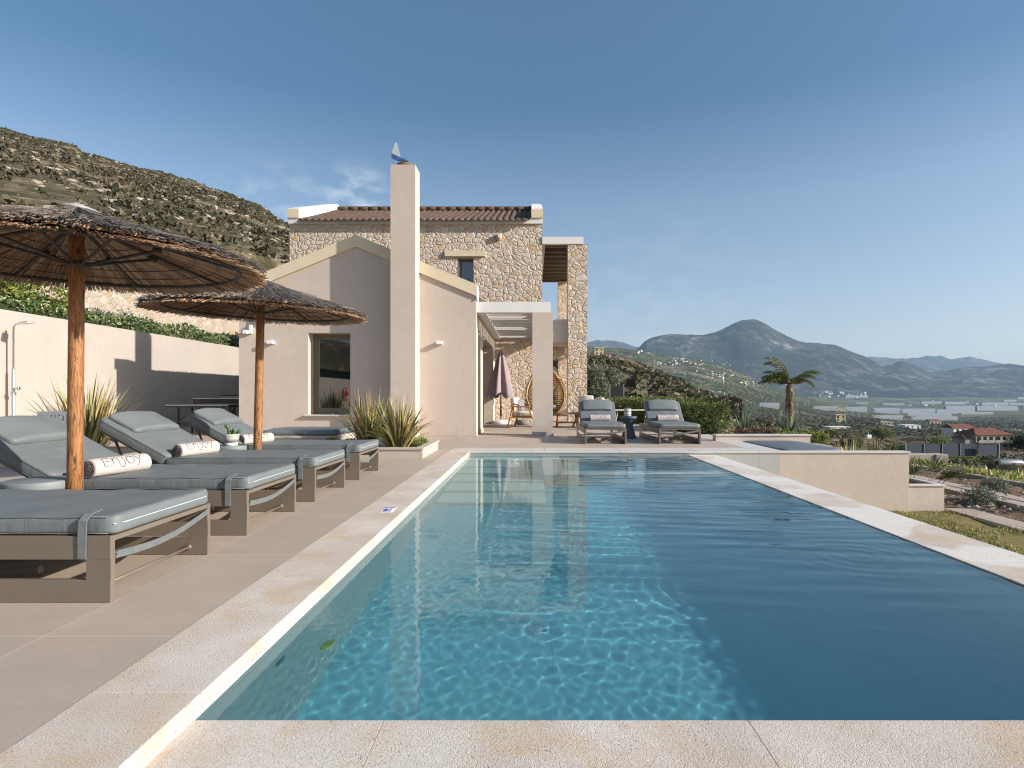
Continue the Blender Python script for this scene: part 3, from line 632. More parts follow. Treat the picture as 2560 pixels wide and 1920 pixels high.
# ------------------------------------------------------------------ tiled roof mesh
def tiles(P0, U, Dn, LU, LD, name, parent, per=.205, row=.34, amp=.036, m='tile_roof'):
    """P0 ridge corner, U unit along the ridge, Dn unit down the slope"""
    U = np.array(U, float); Dn = np.array(Dn, float); Nn = np.cross(U, Dn); Nn /= np.linalg.norm(Nn)
    if Nn[2] < 0: Nn = -Nn
    nu = int(LU/per*8)+1; us = np.linspace(0, LU, nu); nr = int(math.ceil(LD/row)); ds = []
    for r in range(nr): ds += [(r*row, 0.), (min((r+1)*row, LD), .028)]
    ds = [(d, l) for d, l in ds]; jit = np.random.RandomState(3).uniform(-.006, .006, (int(LU/per)+2, nr))
    V = []; ncol = len(ds)
    ph = np.abs(np.sin(math.pi*us/per)); h = amp*(2*ph-1)+0*us; h = np.where(h < -.2*amp, -.2*amp-(-h-.2*amp)*.35, h)
    for k, (d, l) in enumerate(ds):
        hh = h+.03-l+jit[(us/per).astype(int), k//2]
        V.append(P0+np.outer(us, U)+d*Dn+np.outer(hh, Nn))
    V = np.stack(V, 1); I = np.arange(nu*ncol).reshape(nu, ncol)
    Q = np.stack([I[:-1, :-1], I[1:, :-1], I[1:, 1:], I[:-1, 1:]], -1).reshape(-1, 4)
    a = npmesh(name, V, Q, M[m], parent, False)
    return a
# ------------------------------------------------------------------ single-storey gabled house
hs = thing('gabled_house', 'single storey beige plastered house with front gable and tall square chimney', 'house', (-3.785, 12.25, 0))
T = Matrix.Translation((3.785, -12.25, 0))
def zr(x): return 4.10-.41*abs(x+3.81)
wl = MB(); Y0, Y1 = 12.25, 12.7
wl.prism([(-6.35, 0), (-4.856, 0), (-4.856, zr(-4.856)), (-6.35, zr(-6.35))], Y0, Y1, T)
wl.prism([(-4.856, 0), (-3.94, 0), (-3.94, .47), (-4.856, .47)], Y0, Y1, T)
wl.prism([(-4.856, 2.24), (-3.94, 2.24), (-3.94, zr(-3.94)), (-4.856, zr(-4.856))], Y0, Y1, T)
wl.prism([(-3.94, 0), (-1.22, 0), (-1.22, zr(-1.22)), (-3.81, zr(-3.81)), (-3.94, zr(-3.94))], Y0, Y1, T)
wl.box(-6.35, -6.1, 12.7, 18.4, 0, 2.95, T)
wl.box(-1.5, -1.22, 13.1, 14.0, 0, 2.37, T).box(-1.5, -1.22, 17.5, 18.38, 0, 2.37, T).box(-1.5, -1.22, 12.701, 18.38, 2.37, 2.95, T)
wl.box(-1.9, -1.75, 12.701, 18.38, 0, 2.95, T)
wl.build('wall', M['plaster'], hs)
MB().box(-6.36, -3.02, 12.235, 12.249, 0, .09, T).box(-2.42, -1.205, 12.235, 12.249, 0, .09, T).box(-1.219, -1.205, 13.1, 14, 0, .09, T).each('skirting', M['plaster'], hs)
fa = MB()
for sgn in (-1, 1):
    xe = -3.81+sgn*2.60
    a = [(-3.81, 4.10), (-3.81, 4.35), (xe, 4.35-.41*2.6), (xe, 4.10-.41*2.6)]
    fa.prism(a if sgn > 0 else a[::-1], 12.20, 12.62, T)
fa.build('gable_cap', M['trim'], hs)
MB().box(-1.206, -1.19, 12.21, 12.61, 2.96, 3.27, T).each('cap_end', M['white'], hs)
sl_ = math.hypot(1, .41)
rf = tiles(np.array([-3.81+3.785, 12.62-12.25, 4.08]), (0, 1, 0), (1/sl_, 0, -.41/sl_), 5.75, 2.95, 'roof', hs)
tiles(np.array([-3.81+3.785, 12.62-12.25, 4.08]), (0, 1, 0), (-1/sl_, 0, -.41/sl_), 5.75, 2.95, 'roof', hs)
rt = MB()
for k in range(16): rt.tube([(-.025, .38+k*.36, 4.12), (-.025, .38+k*.36+.4, 4.135)], [.085, .1], 10)
rt.build('ridge_tiles', M['tile_roof'], rf)
MB().box(-1.215, -1.03, 12.63, 18.3, 2.70, 2.78, T).box(-6.54, -6.351, 12.63, 18.3, 2.70, 2.78, T).each('eave_soffit', M['white'], hs)
MB().box(-2.958, -2.44, 11.8, 12.248, 0, 5.70, T).box(-2.97, -2.43, 11.785, 12.234, 0, .09, T).build('chimney', M['plaster'], hs)
wd = MB(); 
wd.box(-4.856, -4.80, 12.55, 12.62, .47, 2.24, T).box(-3.99, -3.94, 12.55, 12.62, .47, 2.24, T).box(-4.80, -3.99, 12.55, 12.62, 2.17, 2.24, T).box(-4.80, -3.99, 12.55, 12.62, .47, .55, T)
wd.box(-4.80, -4.745, 12.57, 12.60, .55, 2.17, T).box(-4.745, -3.99, 12.57, 12.6, .55, .61, T).box(-4.745, -3.99, 12.57, 12.6, 2.12, 2.17, T)
wf = wd.build('window', M['bronze'], hs)
MB().box(-4.745, -3.99, 12.583, 12.59, .61, 2.12, T).build('pane', M['glass'], wf)
MB().box(-4.92, -3.93, 12.18, 12.5, .44, .469, T).build('sill', M['coping_face'], hs)
d_ = MB()
for k in range(5): d_.box(-1.70, -1.66, 14.0+k*.875-.02, 14.0+k*.875+.03, 0, 2.36, T)
d_.box(-1.70, -1.66, 14.0, 17.5, 2.3, 2.36, T).box(-1.70, -1.66, 14.0, 17.5, 0, .05, T)
df = d_.build('sliding_door', M['bronze'], hs)
MB().box(-1.685, -1.675, 14.0, 17.5, .05, 2.3, T).build('pane', M['glass'], df)
def wall_light(x, z, parent_loc=(-3.785, 12.25, 0)):
    a = MB().box(x-.065, x+.065, -.12, .0, z-.035, z+.035, Matrix.Translation((3.785, 0, 0)), ch=.006)
    return a.build('wall_light', M['white_plastic'], hs)
wall_light(-5.64, 2.03); wall_light(-2.0, 2.02)
wl2 = MB().box(-1.218, -1.1, 13.5, 13.6, 2.22, 2.28, T, ch=.006).box(-1.218, -1.1, 17.8, 17.9, 2.0, 2.06, T, ch=.006); wl2.each('wall_light', M['white_plastic'], hs)
al = thing('alarm_siren', 'white alarm siren box with red lower edge on the gable wall', 'alarm', (-5.82, 12.245, 2.54))
MB().box(-.15, .15, -.075, 0, -.075, .075, ch=.02).build('housing', M['white_plastic'], al)
MB().box(-.13, .13, -.079, -.06, -.072, -.055).box(.115, .133, -.079, -.06, -.055, .04).build('red_strip', M['red'], al)
MB().box(-.07, .08, -.0775, -.07, 0, .014).box(-.03, .05, -.0775, -.07, .028, .04).build('print', M['teal'], al)
sn = thing('motion_sensor', 'white motion sensor left of the alarm box on the gable wall', 'sensor', (-6.13, 12.245, 2.24))
MB().box(0.02, .09, -.06, 0, -.02, .17, ch=.008).build('back_plate', M['white_plastic'], sn)
MB().box(-.08, .018, -.13, 0, -.03, .05, ch=.008).build('sensor_head', M['white_plastic'], sn)
# sail boat ornament on the chimney
sb = thing('boat_ornament', 'driftwood sailing boat ornament with blue hull on top of the chimney', 'ornament', (-2.70, 11.86, 5.70))
MB().tube([(-.13, 0, .03), (0, .01, .05), (.17, 0, .035)], [.03, .045, .025], 8).tube([(-.09, .03, .06), (.05, .02, .075), (.13, .03, .06)], [.02, .03, .015], 7).build('driftwood', M['driftwood'], sb)
MB().prism([(-.25, .26), (-.245, .16), (-.12, .105), (.10, .085), (.02, .14), (-.07, .165)], -.02, .02).build('hull', M['sail_blue'], sb)
MB().prism([(-.245, .265), (-.185, .46), (-.165, .485), (-.14, .48), (-.065, .185), (-.12, .195)], -.008, .008).build('sail', M['sail_white'], sb)
MB().tube([(-.03, 0, .06), (-.07, 0, .17), (-.155, 0, .49)], .006, 6).build('mast', M['driftwood'], sb)
# ------------------------------------------------------------------ two-storey stone house
S = thing('stone_house', 'two storey rubble stone house with brown tiled roof behind the gabled house', 'house', (-3.785, 18.4, 0))
T = Matrix.Translation((3.785, -18.4, 0)); a0, a1 = -2.44, -1.91
s_ = MB()
s_.box(-7.89, a0, 18.4, 18.9, 0, 6.45, T).box(a1, .32, 18.4, 18.9, 0, 6.45, T).box(a0, a1, 18.4, 18.9, 5.39, 6.45, T).box(a0, a1, 18.4, 18.9, 0, 4.3, T)
s_.box(-7.89, -7.5, 18.9, 25.6, 0, 6.45, T).box(-.1, .32, 18.9, 25.6, 0, 6.45, T).box(-7.5, -.1, 25.2, 25.6, 0, 6.45, T)
s_.prism([(0, 0), (0, 0), (0, 0)], 0, .001) if 0 else None
s_.build('wall', M['stone'], S)
MB().box(-7.91, .34, 18.34, 18.95, 6.45, 6.60, T).build('cornice', M['white'], S)
MB().box(-2.84, -1.53, 18.33, 18.41, 5.39, 5.56, T).box(a0-.0, a1, 18.42, 18.9, 5.36, 5.389, T).each('lintel', M['trim'], S)
MB().box(a0, a0+.05, 18.42, 18.7, 4.3, 5.36, T).build('reveal', M['bronze'], S)
g_ = MB().box(a0+.05, a1, 18.68, 18.72, 5.28, 5.36, T).box(a0+.05, a0+.11, 18.68, 18.72, 4.3, 5.28, T).box(a1-.05, a1, 18.68, 18.72, 4.3, 5.28, T).build('window', M['bronze'], S)
MB().box(a0+.11, a1-.05, 18.69, 18.70, 4.3, 5.28, T).build('pane', M['glass_blue'], g_)
sl_ = math.hypot(1, .41)
rs = tiles(np.array([-7.56+3.785, 22.0-18.4, 8.02]), (1, 0, 0), (0, -1/sl_, -.395/sl_), 7.52, 3.84*sl_, 'roof', S)
tiles(np.array([-7.56+3.785, 22.0-18.4, 8.08]), (1, 0, 0), (0, 1/sl_, -.41/sl_), 7.52, 3.84*sl_, 'roof', S)
rt = MB()
for k in range(20): rt.tube([(-3.77+k*.378, 3.6, 8.12), (-3.77+k*.378+.42, 3.6, 8.135)], [.09, .11], 10)
rt.build('ridge_tiles', M['tile_roof'], rs)
pp = MB()
for x0 in (-7.93, -.03):
    v = []
    for yy, zb, zt in ((18.33, 6.60, 6.94), (22.0, 8.1, 8.32), (25.7, 6.60, 6.82)):
        for xx in (x0, x0+.37): v += [(xx, yy, zb-1.2 if 0 else zb), (xx, yy, zt)]
    f = []
    for k in range(2):
        q = k*4; f += [(q, q+1, q+5, q+4), (q+2, q+6, q+7, q+3), (q+1, q+3, q+7, q+5), (q, q+4, q+6, q+2)]
    f += [(0, 2, 3, 1), (8, 9, 11, 10)]
    pp.add(v, f, False, T)
pp.each('gable_parapet', M['white'], S)
MB().box(-7.935, -7.555, 18.30, 18.329, 6.63, 6.90, T).box(-.035, .345, 18.30, 18.329, 6.63, 6.90, T).each('parapet_end', M['trim'], S)
gb = MB()
for x0 in (-7.88, -.05):
    gb.add([(x0, 18.95, 6.6), (x0, 22, 8.1), (x0, 25.6, 6.6), (x0+.36, 18.95, 6.6), (x0+.36, 22, 8.1), (x0+.36, 25.6, 6.6)], [(0, 1, 2), (5, 4, 3)], False, T)
gb.each('gable_end', M['stone'], S)
up = MB().lathe([(.02, -.1), (.10, -.04), (.11, .09), (.085, .09)], 16, Matrix.Translation((-1.09+3.785, -.03, 6.0))).build('wall_light', M['stone_col'], S)
# balcony tower on the right of the stone house
MB().box(1.16, 1.78, 18.4, 19.0, 0, 5.80, T).box(1.12, 1.7, 24.4, 25.0, 0, 5.80, T).each('column', M['stone_col'], S)
MB().box(.321, 1.66, 18.37, 18.55, 5.801, 6.03, T).box(1.5, 1.66, 18.551, 25.0, 5.801, 6.03, T).box(.321, .42, 18.551, 25.0, 5.801, 6.03, T).build('roof_beam', M['white'], S)
sla = MB()
for k in range(10): sla.box(.421, 1.499, 18.9+k*.65, 18.97+k*.65, 5.83, 6.0, T)
ps = sla.each('rafter', M['frame'], S)
MB().box(.38, 1.6, 18.5, 24.9, 6.032, 6.06, T).build('reed_mat', M['reed_out'], S)
MB().box(.321, 1.159, 18.55, 24.4, 2.62, 3.0, T).box(.321, 1.159, 18.56, 18.8, 3.0, 3.34, T).box(1.16, 1.78, 19.001, 24.39, 2.62, 2.95, T).build('balcony', M['plaster'], S)
MB().box(.321, 1.159, 18.54, 18.82, 3.341, 3.39, T).build('balcony_cap', M['white'], S)
MB().box(.321, 1.159, 20.4, 20.7, 2.25, 2.619, T).build('beam', M['plaster'], S)
MB().box(.55, .9, 20.37, 20.39, 2.42, 2.5, T).build('recessed_light', M['trim'], S)
# ------------------------------------------------------------------ pergola
P = thing('pergola', 'white roofed pergola on a square beige pillar beside the gabled house', 'pergola', (0.2, 12.6, 0))
T = Matrix.Translation((-.2, -12.6, 0))
MB().box(0, .448, 12.35, 12.8, .09, 2.70, T).box(-.012, .462, 12.338, 12.812, 0, .09, T).build('pillar', M['plaster'], P)
MB().box(-1.218, .40, 12.36, 12.56, 2.701, 2.93, T).box(.2, .40, 12.561, 18.3, 2.701, 2.93, T).box(-1.218, -1.1, 12.561, 18.3, 2.701, 2.85, T).build('beam', M['white'], P)
ra = MB()
for k in range(9): ra.box(-1.099, .199, 12.95+k*.62, 13.03+k*.62, 2.72, 2.86, T)
ra.each('rafter', M['white'], P)
ba = MB()
for k in range(44): ba.box(-1.15, .32, 12.6+k*.131, 12.6+k*.131+.078, 2.862, 2.88, T)
ba.build('louvre_roof', M['frame'], P)
# ------------------------------------------------------------------ sun loungers
def cushion(L_, Wd, T_, r=.05, rt=.02, bulge=.010, nx=22, seed=0, sag=0):
    """rounded mattress: x 0..-L_, y +-Wd/2, z 0..T_"""
    rr = random.Random(seed); mb = MB()
    def prof(W_):
        p = []; h = W_/2; q = rt
        for k in range(5): a = math.pi/2*k/4; p.append((-h+q-q*math.sin(a), q-q*math.cos(a)))
        for k in range(5): a = math.pi/2*k/4; p.append((-h+q-q*math.cos(a), T_-q+q*math.sin(a)))
        for k in range(1, 6): p.append((-h+q+(W_-2*q)*k/6, T_+bulge*math.sin(math.pi*k/6)))
        for k in range(5): a = math.pi/2*k/4; p.append((h-q+q*math.sin(a), T_-q+q*math.cos(a)))
        for k in range(5): a = math.pi/2*k/4; p.append((h-q+q*math.cos(a), q-q*math.sin(a)))
        return p
    st_ = [0, .004, .015, .03, .05, .08]+[.08+(L_-.16)*k/nx for k in range(1, nx)]+[L_-.08, L_-.05, L_-.03, L_-.015, L_-.004, L_]
    V = []
    for s in st_:
        d = min(s, L_-s); k = 0 if d >= r else r-math.sqrt(max(r*r-(r-d)**2, 0))
        kz = 0 if d >= rt else rt-math.sqrt(max(rt*rt-(rt-d)**2, 0))
        for y, z in prof(Wd-2*k*.9):
            z = kz+(z)*(T_-2*kz)/T_ if d < rt else z
            wob = .0025*math.sin(s*17+y*9+seed)+.002*math.sin(s*31-y*21+seed*2)
            V.append((-s, y, z+(wob-sag*math.sin(math.pi*s/L_) if z > T_*.6 else 0)))
    n = len(prof(Wd)); fs = []
    for i in range(len(st_)-1):
        for k in range(n): fs.append((i*n+k, (i+1)*n+k, (i+1)*n+(k+1) % n, i*n+(k+1) % n))
    fs += [tuple(range(n)), tuple(len(st_)*n-1-k for k in range(n))]
    return mb, V, fs
HW = .381
def make_lounger(label, ang, group, HG=1.29, BL=.68):
    r = thing('sun_lounger', label, 'sun lounger', group=group)
    for s in (1, -1):
        y0, y1 = (HW-.028, HW) if s > 0 else (-HW, -HW+.028)
        f = MB()
        f.box(-1.93, 0, y0, y1, 0, .096, ch=.002).box(-1.93, 0, y0, y1, .185, .286, ch=.002)
        f.box(-.106, 0, y0+.0005, y1-.0005, .0955, .1855).box(-1.93, -1.824, y0+.0005, y1-.0005, .0955, .1855)
        f.build('side_frame', M['frame'], r)
    f = MB().box(-.03, -.002, -HW+.028, HW-.028, .262, .284).box(-1.93, -1.9, -HW+.028, HW-.028, .2, .284).box(-1.31, -1.27, -HW+.028, HW-.028, .245, .275)
    f.each('cross_bar', M['frame'], r)
    MB().tube([(-.1, -HW+.02, .045), (-.1, HW-.03, .045)], .009, 8).tube([(-.1, HW-.045, .045), (-.1, HW-.03, .045)], .015, 8).tube([(-1.8, -HW+.02, .045), (-1.8, HW-.03, .045)], .009, 8).each('foot_rod', M['frame'], r)
    MB().box(-HG, -.04, -HW+.03, HW-.03, .268, .287).build('light_block_panel', M['frame'], r)  # solid panel added under the mattress to block light
    MB().box(-1.8, -.5, -.16, -.13, .10, .13, Matrix.Rotation(R(-5), 4, 'Y')).box(-1.8, -.5, .13, .16, .10, .13, Matrix.Rotation(R(-5), 4, 'Y')).each('brace', M['frame'], r)
    mb, V, fs = cushion(HG+.02, .735, .082, bulge=.007, seed=int(ang), sag=.004)
    mt = mb.add([(x+.012, y, z+.288) for x, y, z in V], fs, True).build('mattress', M['vinyl'], r)
    e = .012; pp_ = []
    for k in range(15):
        y = -.36+.72*k/14; k2 = max(0, abs(y)-.30); pp_.append((e+.003-k2*k2*5.5, y, .335))
    MB().tube(pp_, .0028, 6).build('piping', M['piping'], mt)
    seam = MB()
    for z in (.296, .368): seam.tube([(-.02-k*.1, -.3685, z+.002*math.sin(k*2.2)) for k in range(13)], .0022, 5)
    seam.build('seam', M['strap'], mt)
    # backrest
    RB = Matrix.Translation((-HG, 0, .29)) @ Matrix.Rotation(ang*math.pi/180, 4, 'Y')
    mb, V, fs = cushion(BL, .735, .092, seed=3, sag=.002)
    bk = mb.add(V, fs, True, RB @ Matrix.Translation((0, 0, .012))).build('backrest', M['vinyl'], r)
    seam = MB()
    for z in (.022, .088): seam.tube([(-.02-k*(BL-.04)/8, -.3685, z) for k in range(9)], .0022, 5, RB)
    seam.build('piping', M['strap'], bk)
    b = MB().box(-BL+.04, 0, -.33, .33, -.015, .0105, RB)
    b.box(-.55, -.5, -.30, -.27, -.05, -.015, RB).box(-.55, -.5, .27, .30, -.05, -.015, RB)
    c0 = RB @ Vector((-.52, 0, -.03))
    for y in (-.285, .285): b.tube([(c0.x, y, c0.z), (c0.x+.12, y, .2)], .012, 6)
    b.build('backrest_frame', M['frame'], r)
    mb, V, fs = cushion(.29, .60, .06, r=.035, rt=.022, bulge=.012, nx=10, seed=5)
    V = [(x, y, z*(1-.25*abs(y/.3)**4)) for x, y, z in V]
    mb.add(V, fs, True, RB @ Matrix.Translation((-BL+.30, 0, .098))).build('head_pillow', M['vinyl_pillow'], r)
    # straps
    s_ = MB()
    s_.strip([(-.115, -.30, .3865), (-.115, -.355, .378), (-.117, -.385, .355), (-.118, -.388, .28), (-.12, -.3865, .19), (-.118, -.36, .176), (-.1, -.2, .176)], (1, 0, 0), .036, .004)
    s_.strip([(.004, -.35+.7*t, .200-.035*math.sin(math.pi*t)+.045*t) for t in [q/12 for q in range(13)]], (.3, 0, 1), .036, .003)
    s_.build('strap', M['strap'], r)
    return r
GL = 'grey sun loungers beside the pool'
LB = ['grey padded sun lounger nearest the camera, its headrest cut off by the frame',
      'grey sun lounger second from the camera with a rolled towel, front parasol pole before it',
      'grey sun lounger third from the camera, rolled towel at the fold of its backrest',
      'grey sun lounger farthest along the left side of the pool, behind the cactus pot']
proto = make_lounger(LB[0], 29, GL)
for i, yy in enumerate((2.835, 4.005, 5.145, 6.365)):
    o = proto if i == 0 else copy_tree(proto)
    o.location = (-1.829, yy, 0); o['label'] = LB[i]; o.rotation_euler = (0, 0, R((0, .2, -.3, .2)[i]))
GP = 'grey sun loungers on the patio'
p2 = make_lounger('grey sun lounger facing the pool on the patio next to the pergola pillar', 43, GP, 1.14, .60)
p2.location = (1.341, 10.35, 0); p2.rotation_euler = (0, 0, R(-90))
p3 = copy_tree(p2); p3.location = (2.70, 10.35, 0); p3['label'] = 'grey sun lounger facing the pool on the patio in front of the clipped hedge'
# ------------------------------------------------------------------ rolled towels
LET = {'e': ([[(.62, .95), (.05, .95), (.0, .05), (.66, .0)], [(.02, .5), (.5, .52)]], .78),
       'n': ([[(.0, .0), (.05, .9)], [(.05, .6), (.3, .92), (.5, .8), (.55, .0)]], .72),
       'j': ([[(.3, .95), (.32, .1), (.15, -.2), (-.12, -.08)]], .5),
       'o': ([[(.35+.34*math.cos(a), .47+.45*math.sin(a)) for a in [6.283*k/12 for k in range(13)]]], .85),
       'y': ([[(.0, .95), (.28, .4)], [(.6, .95), (.1, -.25)]], .7)}
def towel(label, loc, rz, L_=.34, r=.056, text='enjoy', group='rolled towels on the sun loungers', tilt=0):
    t = thing('rolled_towel', label, 'towel', loc, rz, group)
    mb = MB(); n = 30; st_ = [0, .006, .02]+[L_*k/8 for k in range(1, 8)]+[L_-.02, L_-.006, L_]
    V = []
    for i, s in enumerate(st_):
        for k in range(n):
            a = 2*math.pi*k/n; q = r*(1+.035*math.sin(2*a+.6)+.012*math.sin(s*55+a*3)); 
            if i in (0, len(st_)-1): q *= .93
            z = q*math.sin(a); V.append((s-L_/2, q*math.cos(a), max(z, -r*.92)+r*.92))
    fs = [(i*n+k, i*n+(k+1) % n, (i+1)*n+(k+1) % n, (i+1)*n+k) for i in range(len(st_)-1) for k in range(n)]
    fs += [tuple(range(n-1, -1, -1)), tuple((len(st_)-1)*n+k for k in range(n))]
    mb.add(V, fs, True).build('roll', M['towel'], t)
    sp = MB()
    for sx in (-1, 1):
        pts = []
        for k in range(56):
            a = k*.34+.5; q = r*(.12+.80*k/55); pts.append((sx*(L_/2+.001), q*math.cos(a), q*math.sin(a)+r*.92))
        sp.strip(pts, (1, 0, 0), .008, .0072)
    sp.each('spiral_edge', M['towel_in'], t)
    lt = MB(); x = -L_*.36; sc_ = L_*.72/3.6
    for ch in text:
        strokes, adv = LET[ch]
        for s in strokes:
            P3 = []
            for a, b in zip(s[:-1], s[1:]):
                for q in range(4):
                    P3.append((a[0]+(b[0]-a[0])*q/4, a[1]+(b[1]-a[1])*q/4))
            P3.append(s[-1]); P4 = []
            for (u, v) in P3:
                th = math.pi/2+.62-(v-.2)*.9; rr_ = r*(1+.035*math.sin(2*(math.pi*1.5-th+math.pi*.0)+.6))+.0018
                th2 = -th+math.pi*2
                ang_ = math.pi+ (math.pi/2-.55)-(v-.2)*.95*1.0
                ang_ = math.pi-(math.pi-(.28+v*1.25))
                ang_ = -ang_+math.pi*2 if 0 else math.pi+(-1)*(math.pi-0)+0; ang_ = math.pi-(.10+v*1.12)
                q_ = r*(1+.035*math.sin(2*ang_+.6)+.012*math.sin((x+u*sc_+L_/2)*55+ang_*3))+.0012
                P4.append((x+u*sc_, q_*math.cos(ang_), max(q_*math.sin(ang_), -r*.92)+r*.92))
            lt.tube(P4, .0019, 5)
        x += adv*sc_
    lt.build('lettering', M['ink'], t)
    return t
zt = .371
towel('rolled cream towel with black lettering on the lounger behind the front parasol pole', (-2.80, 3.83, zt), R(76), .40, .060)
towel('rolled cream towel with black lettering on the third lounger left of the cactus pot', (-2.96, 5.0, zt), R(72), .38, .058)
towel('rolled cream towel half hidden behind the second parasol pole on the farthest left lounger', (-3.02, 6.2, zt), R(66), .38, .055)
towel('rolled cream towel with black lettering on the patio lounger next to the pillar', (1.36, 11.40, zt), 0, .40, .066)
towel('rolled cream towel with black lettering on the patio lounger by the hedge', (2.72, 11.40, zt), R(2), .42, .066)
# ------------------------------------------------------------------ side tables and pots
def side_table(label, loc, m, r=.178, h=.388, group=None):
    t = thing('side_table', label, 'side table', loc, 0, group)
    MB().lathe([(r*.9, h-.062), (r*.99, h-.054), (r, h-.04), (r, h-.012), (r*.985, h-.002), (r*.95, h), (.001, h)], 40).build('table_top', M[m], t)
    MB().lathe([(r*.78, 0), (r*.80, .01), (r*.70, .05), (r*.50, h*.38), (r*.47, h*.52), (r*.58, h*.68), (r*.86, h-.063)], 40).build('pedestal', M[m], t)
    return t
side_table('round grey cement side table between the two nearest loungers at the left edge', (-2.98, 3.42, 0), 'table')
side_table('round grey cement side table under the potted cactus', (-3.06, 5.75, 0), 'table', .165)
t = thing('side_table', 'dark slate blue hourglass side table between the two patio loungers', 'side table', (2.0, 11.75, 0))
MB().lathe([(.165, .40), (.175, .41), (.175, .45), (.17, .455), (.001, .455)], 36).build('table_top', M['table_dark'], t)
MB().lathe([(.16, 0), (.155, .02), (.10, .20), (.092, .26), (.12, .34), (.16, .399)], 8, smooth=False).build('pedestal', M['table_dark'], t)
t = thing('cactus_pot', 'green paddle cactus in a grey striped pot with white foot', 'potted cactus', (-3.04, 5.72, .388))
MB().lathe([(.055, 0), (.06, .03)], 28).build('pot_foot', M['white_plastic'], t)
MB().lathe([(.0605, .0301), (.068, .06), (.074, .118), (.066, .118), (.062, .10), (.001, .10)], 28).build('pot', M['pot'], t)
cc = MB()
def pad(mb, p, ax, L_, w_, th=.011):
    ax = Vector(ax).normalized(); s = ax.cross(Vector((.2, 1, .1))).normalized(); n_ = ax.cross(s)
    Mx = Matrix.Translation(p) @ Matrix((s, n_, ax)).transposed().to_4x4(); pr = []
    mb.lathe([(.002, 0), (w_*.5, L_*.18), (w_*.95, L_*.45), (w_, L_*.66), (w_*.7, L_*.9), (.002, L_)], 10, Mx @ Matrix.Diagonal((1, th/w_*1.6, 1, 1)))
for p, a, l, ww in (((-.01, 0, .09), (-.25, 0, 1), .09, .020), ((-.03, 0, .165), (-.5, .1, 1), .06, .016), ((.015, 0, .09), (.25, .1, 1), .07, .022), ((.03, .01, .10), (.9, 0, .9), .085, .018), ((.03, -.01, .14), (-.1, 0, 1), .035, .018), ((-.05, .0, .17), (-.2, 0, 1), .05, .014), ((.0, .02, .09), (.05, .3, 1), .075, .02)):
    pad(cc, p, a, l, ww)
cc.build('paddles', M['cactus'], t)
t = thing('cactus_pot', 'small succulent in a grey and white striped pot on the dark blue table', 'potted plant', (1.97, 11.72, .456))
pt = MB().lathe([(.062, 0), (.072, .015), (.074, .16), (.064, .16), (.06, .13), (.001, .13)], 28).build('pot', M['cushion_grey'], t)
q = MB()
for k in range(5): q.lathe([(.0735, .018+k*.03), (.0755, .020+k*.03), (.0757, .03+k*.03), (.0737, .032+k*.03)], 28)
q.build('stripe', M['white_plastic'], pt)
q = MB(); rr = random.Random(2)
for k in range(16): a = rr.uniform(0, 6.28); q.tube([(0.01*math.cos(a), .01*math.sin(a), .13), (.05*math.cos(a), .05*math.sin(a), .17+rr.uniform(0, .025))], [.008, .001], 5)
q.build('leaves', M['agave'], t)
# ------------------------------------------------------------------ reed parasols
def reeds(n, r0, r1, h0, slope, rng, rad, jit, lay, endjit=.03):
    """thin three sided straws lying down the cone; returns V,Q"""
    a = rng.uniform(0, 2*math.pi, n); s0 = rng.uniform(r0[0], r0[1], n); s1 = np.minimum(s0+rng.uniform(*lay, n), r1+rng.normal(0, endjit, n))
    s1 = np.maximum(s1, s0+.05); da = rng.normal(0, .035, n); hz = rng.uniform(-jit, jit, n)
    def pt(s, aa, dz): return np.stack([s*np.cos(aa), s*np.sin(aa), h0-slope*s-.02*(s/1.13)**3+dz], -1)
    A = pt(s0, a, hz); B = pt(s1, a+da, hz+rng.normal(0, jit*.6, n)); t = B-A; t /= np.linalg.norm(t, axis=1)[:, None]
    e = np.cross(t, np.array([0, 0, 1.])); e /= np.linalg.norm(e, axis=1)[:, None]; f = np.cross(t, e)
    rd = rng.uniform(rad*.6, rad*1.3, n)[:, None]; V = np.zeros((n, 6, 3))
    for k in range(3):
        q = 2*math.pi*k/3; d = (e*math.cos(q)+f*math.sin(q))*rd; V[:, k] = A+d; V[:, 3+k] = B+d*.8
    I = np.arange(n)[:, None]*6; Q = np.concatenate([I+np.array([[0, 1, 4, 3]]), I+np.array([[1, 2, 5, 4]]), I+np.array([[2, 0, 3, 5]])], 0)
    return V.reshape(-1, 3), Q
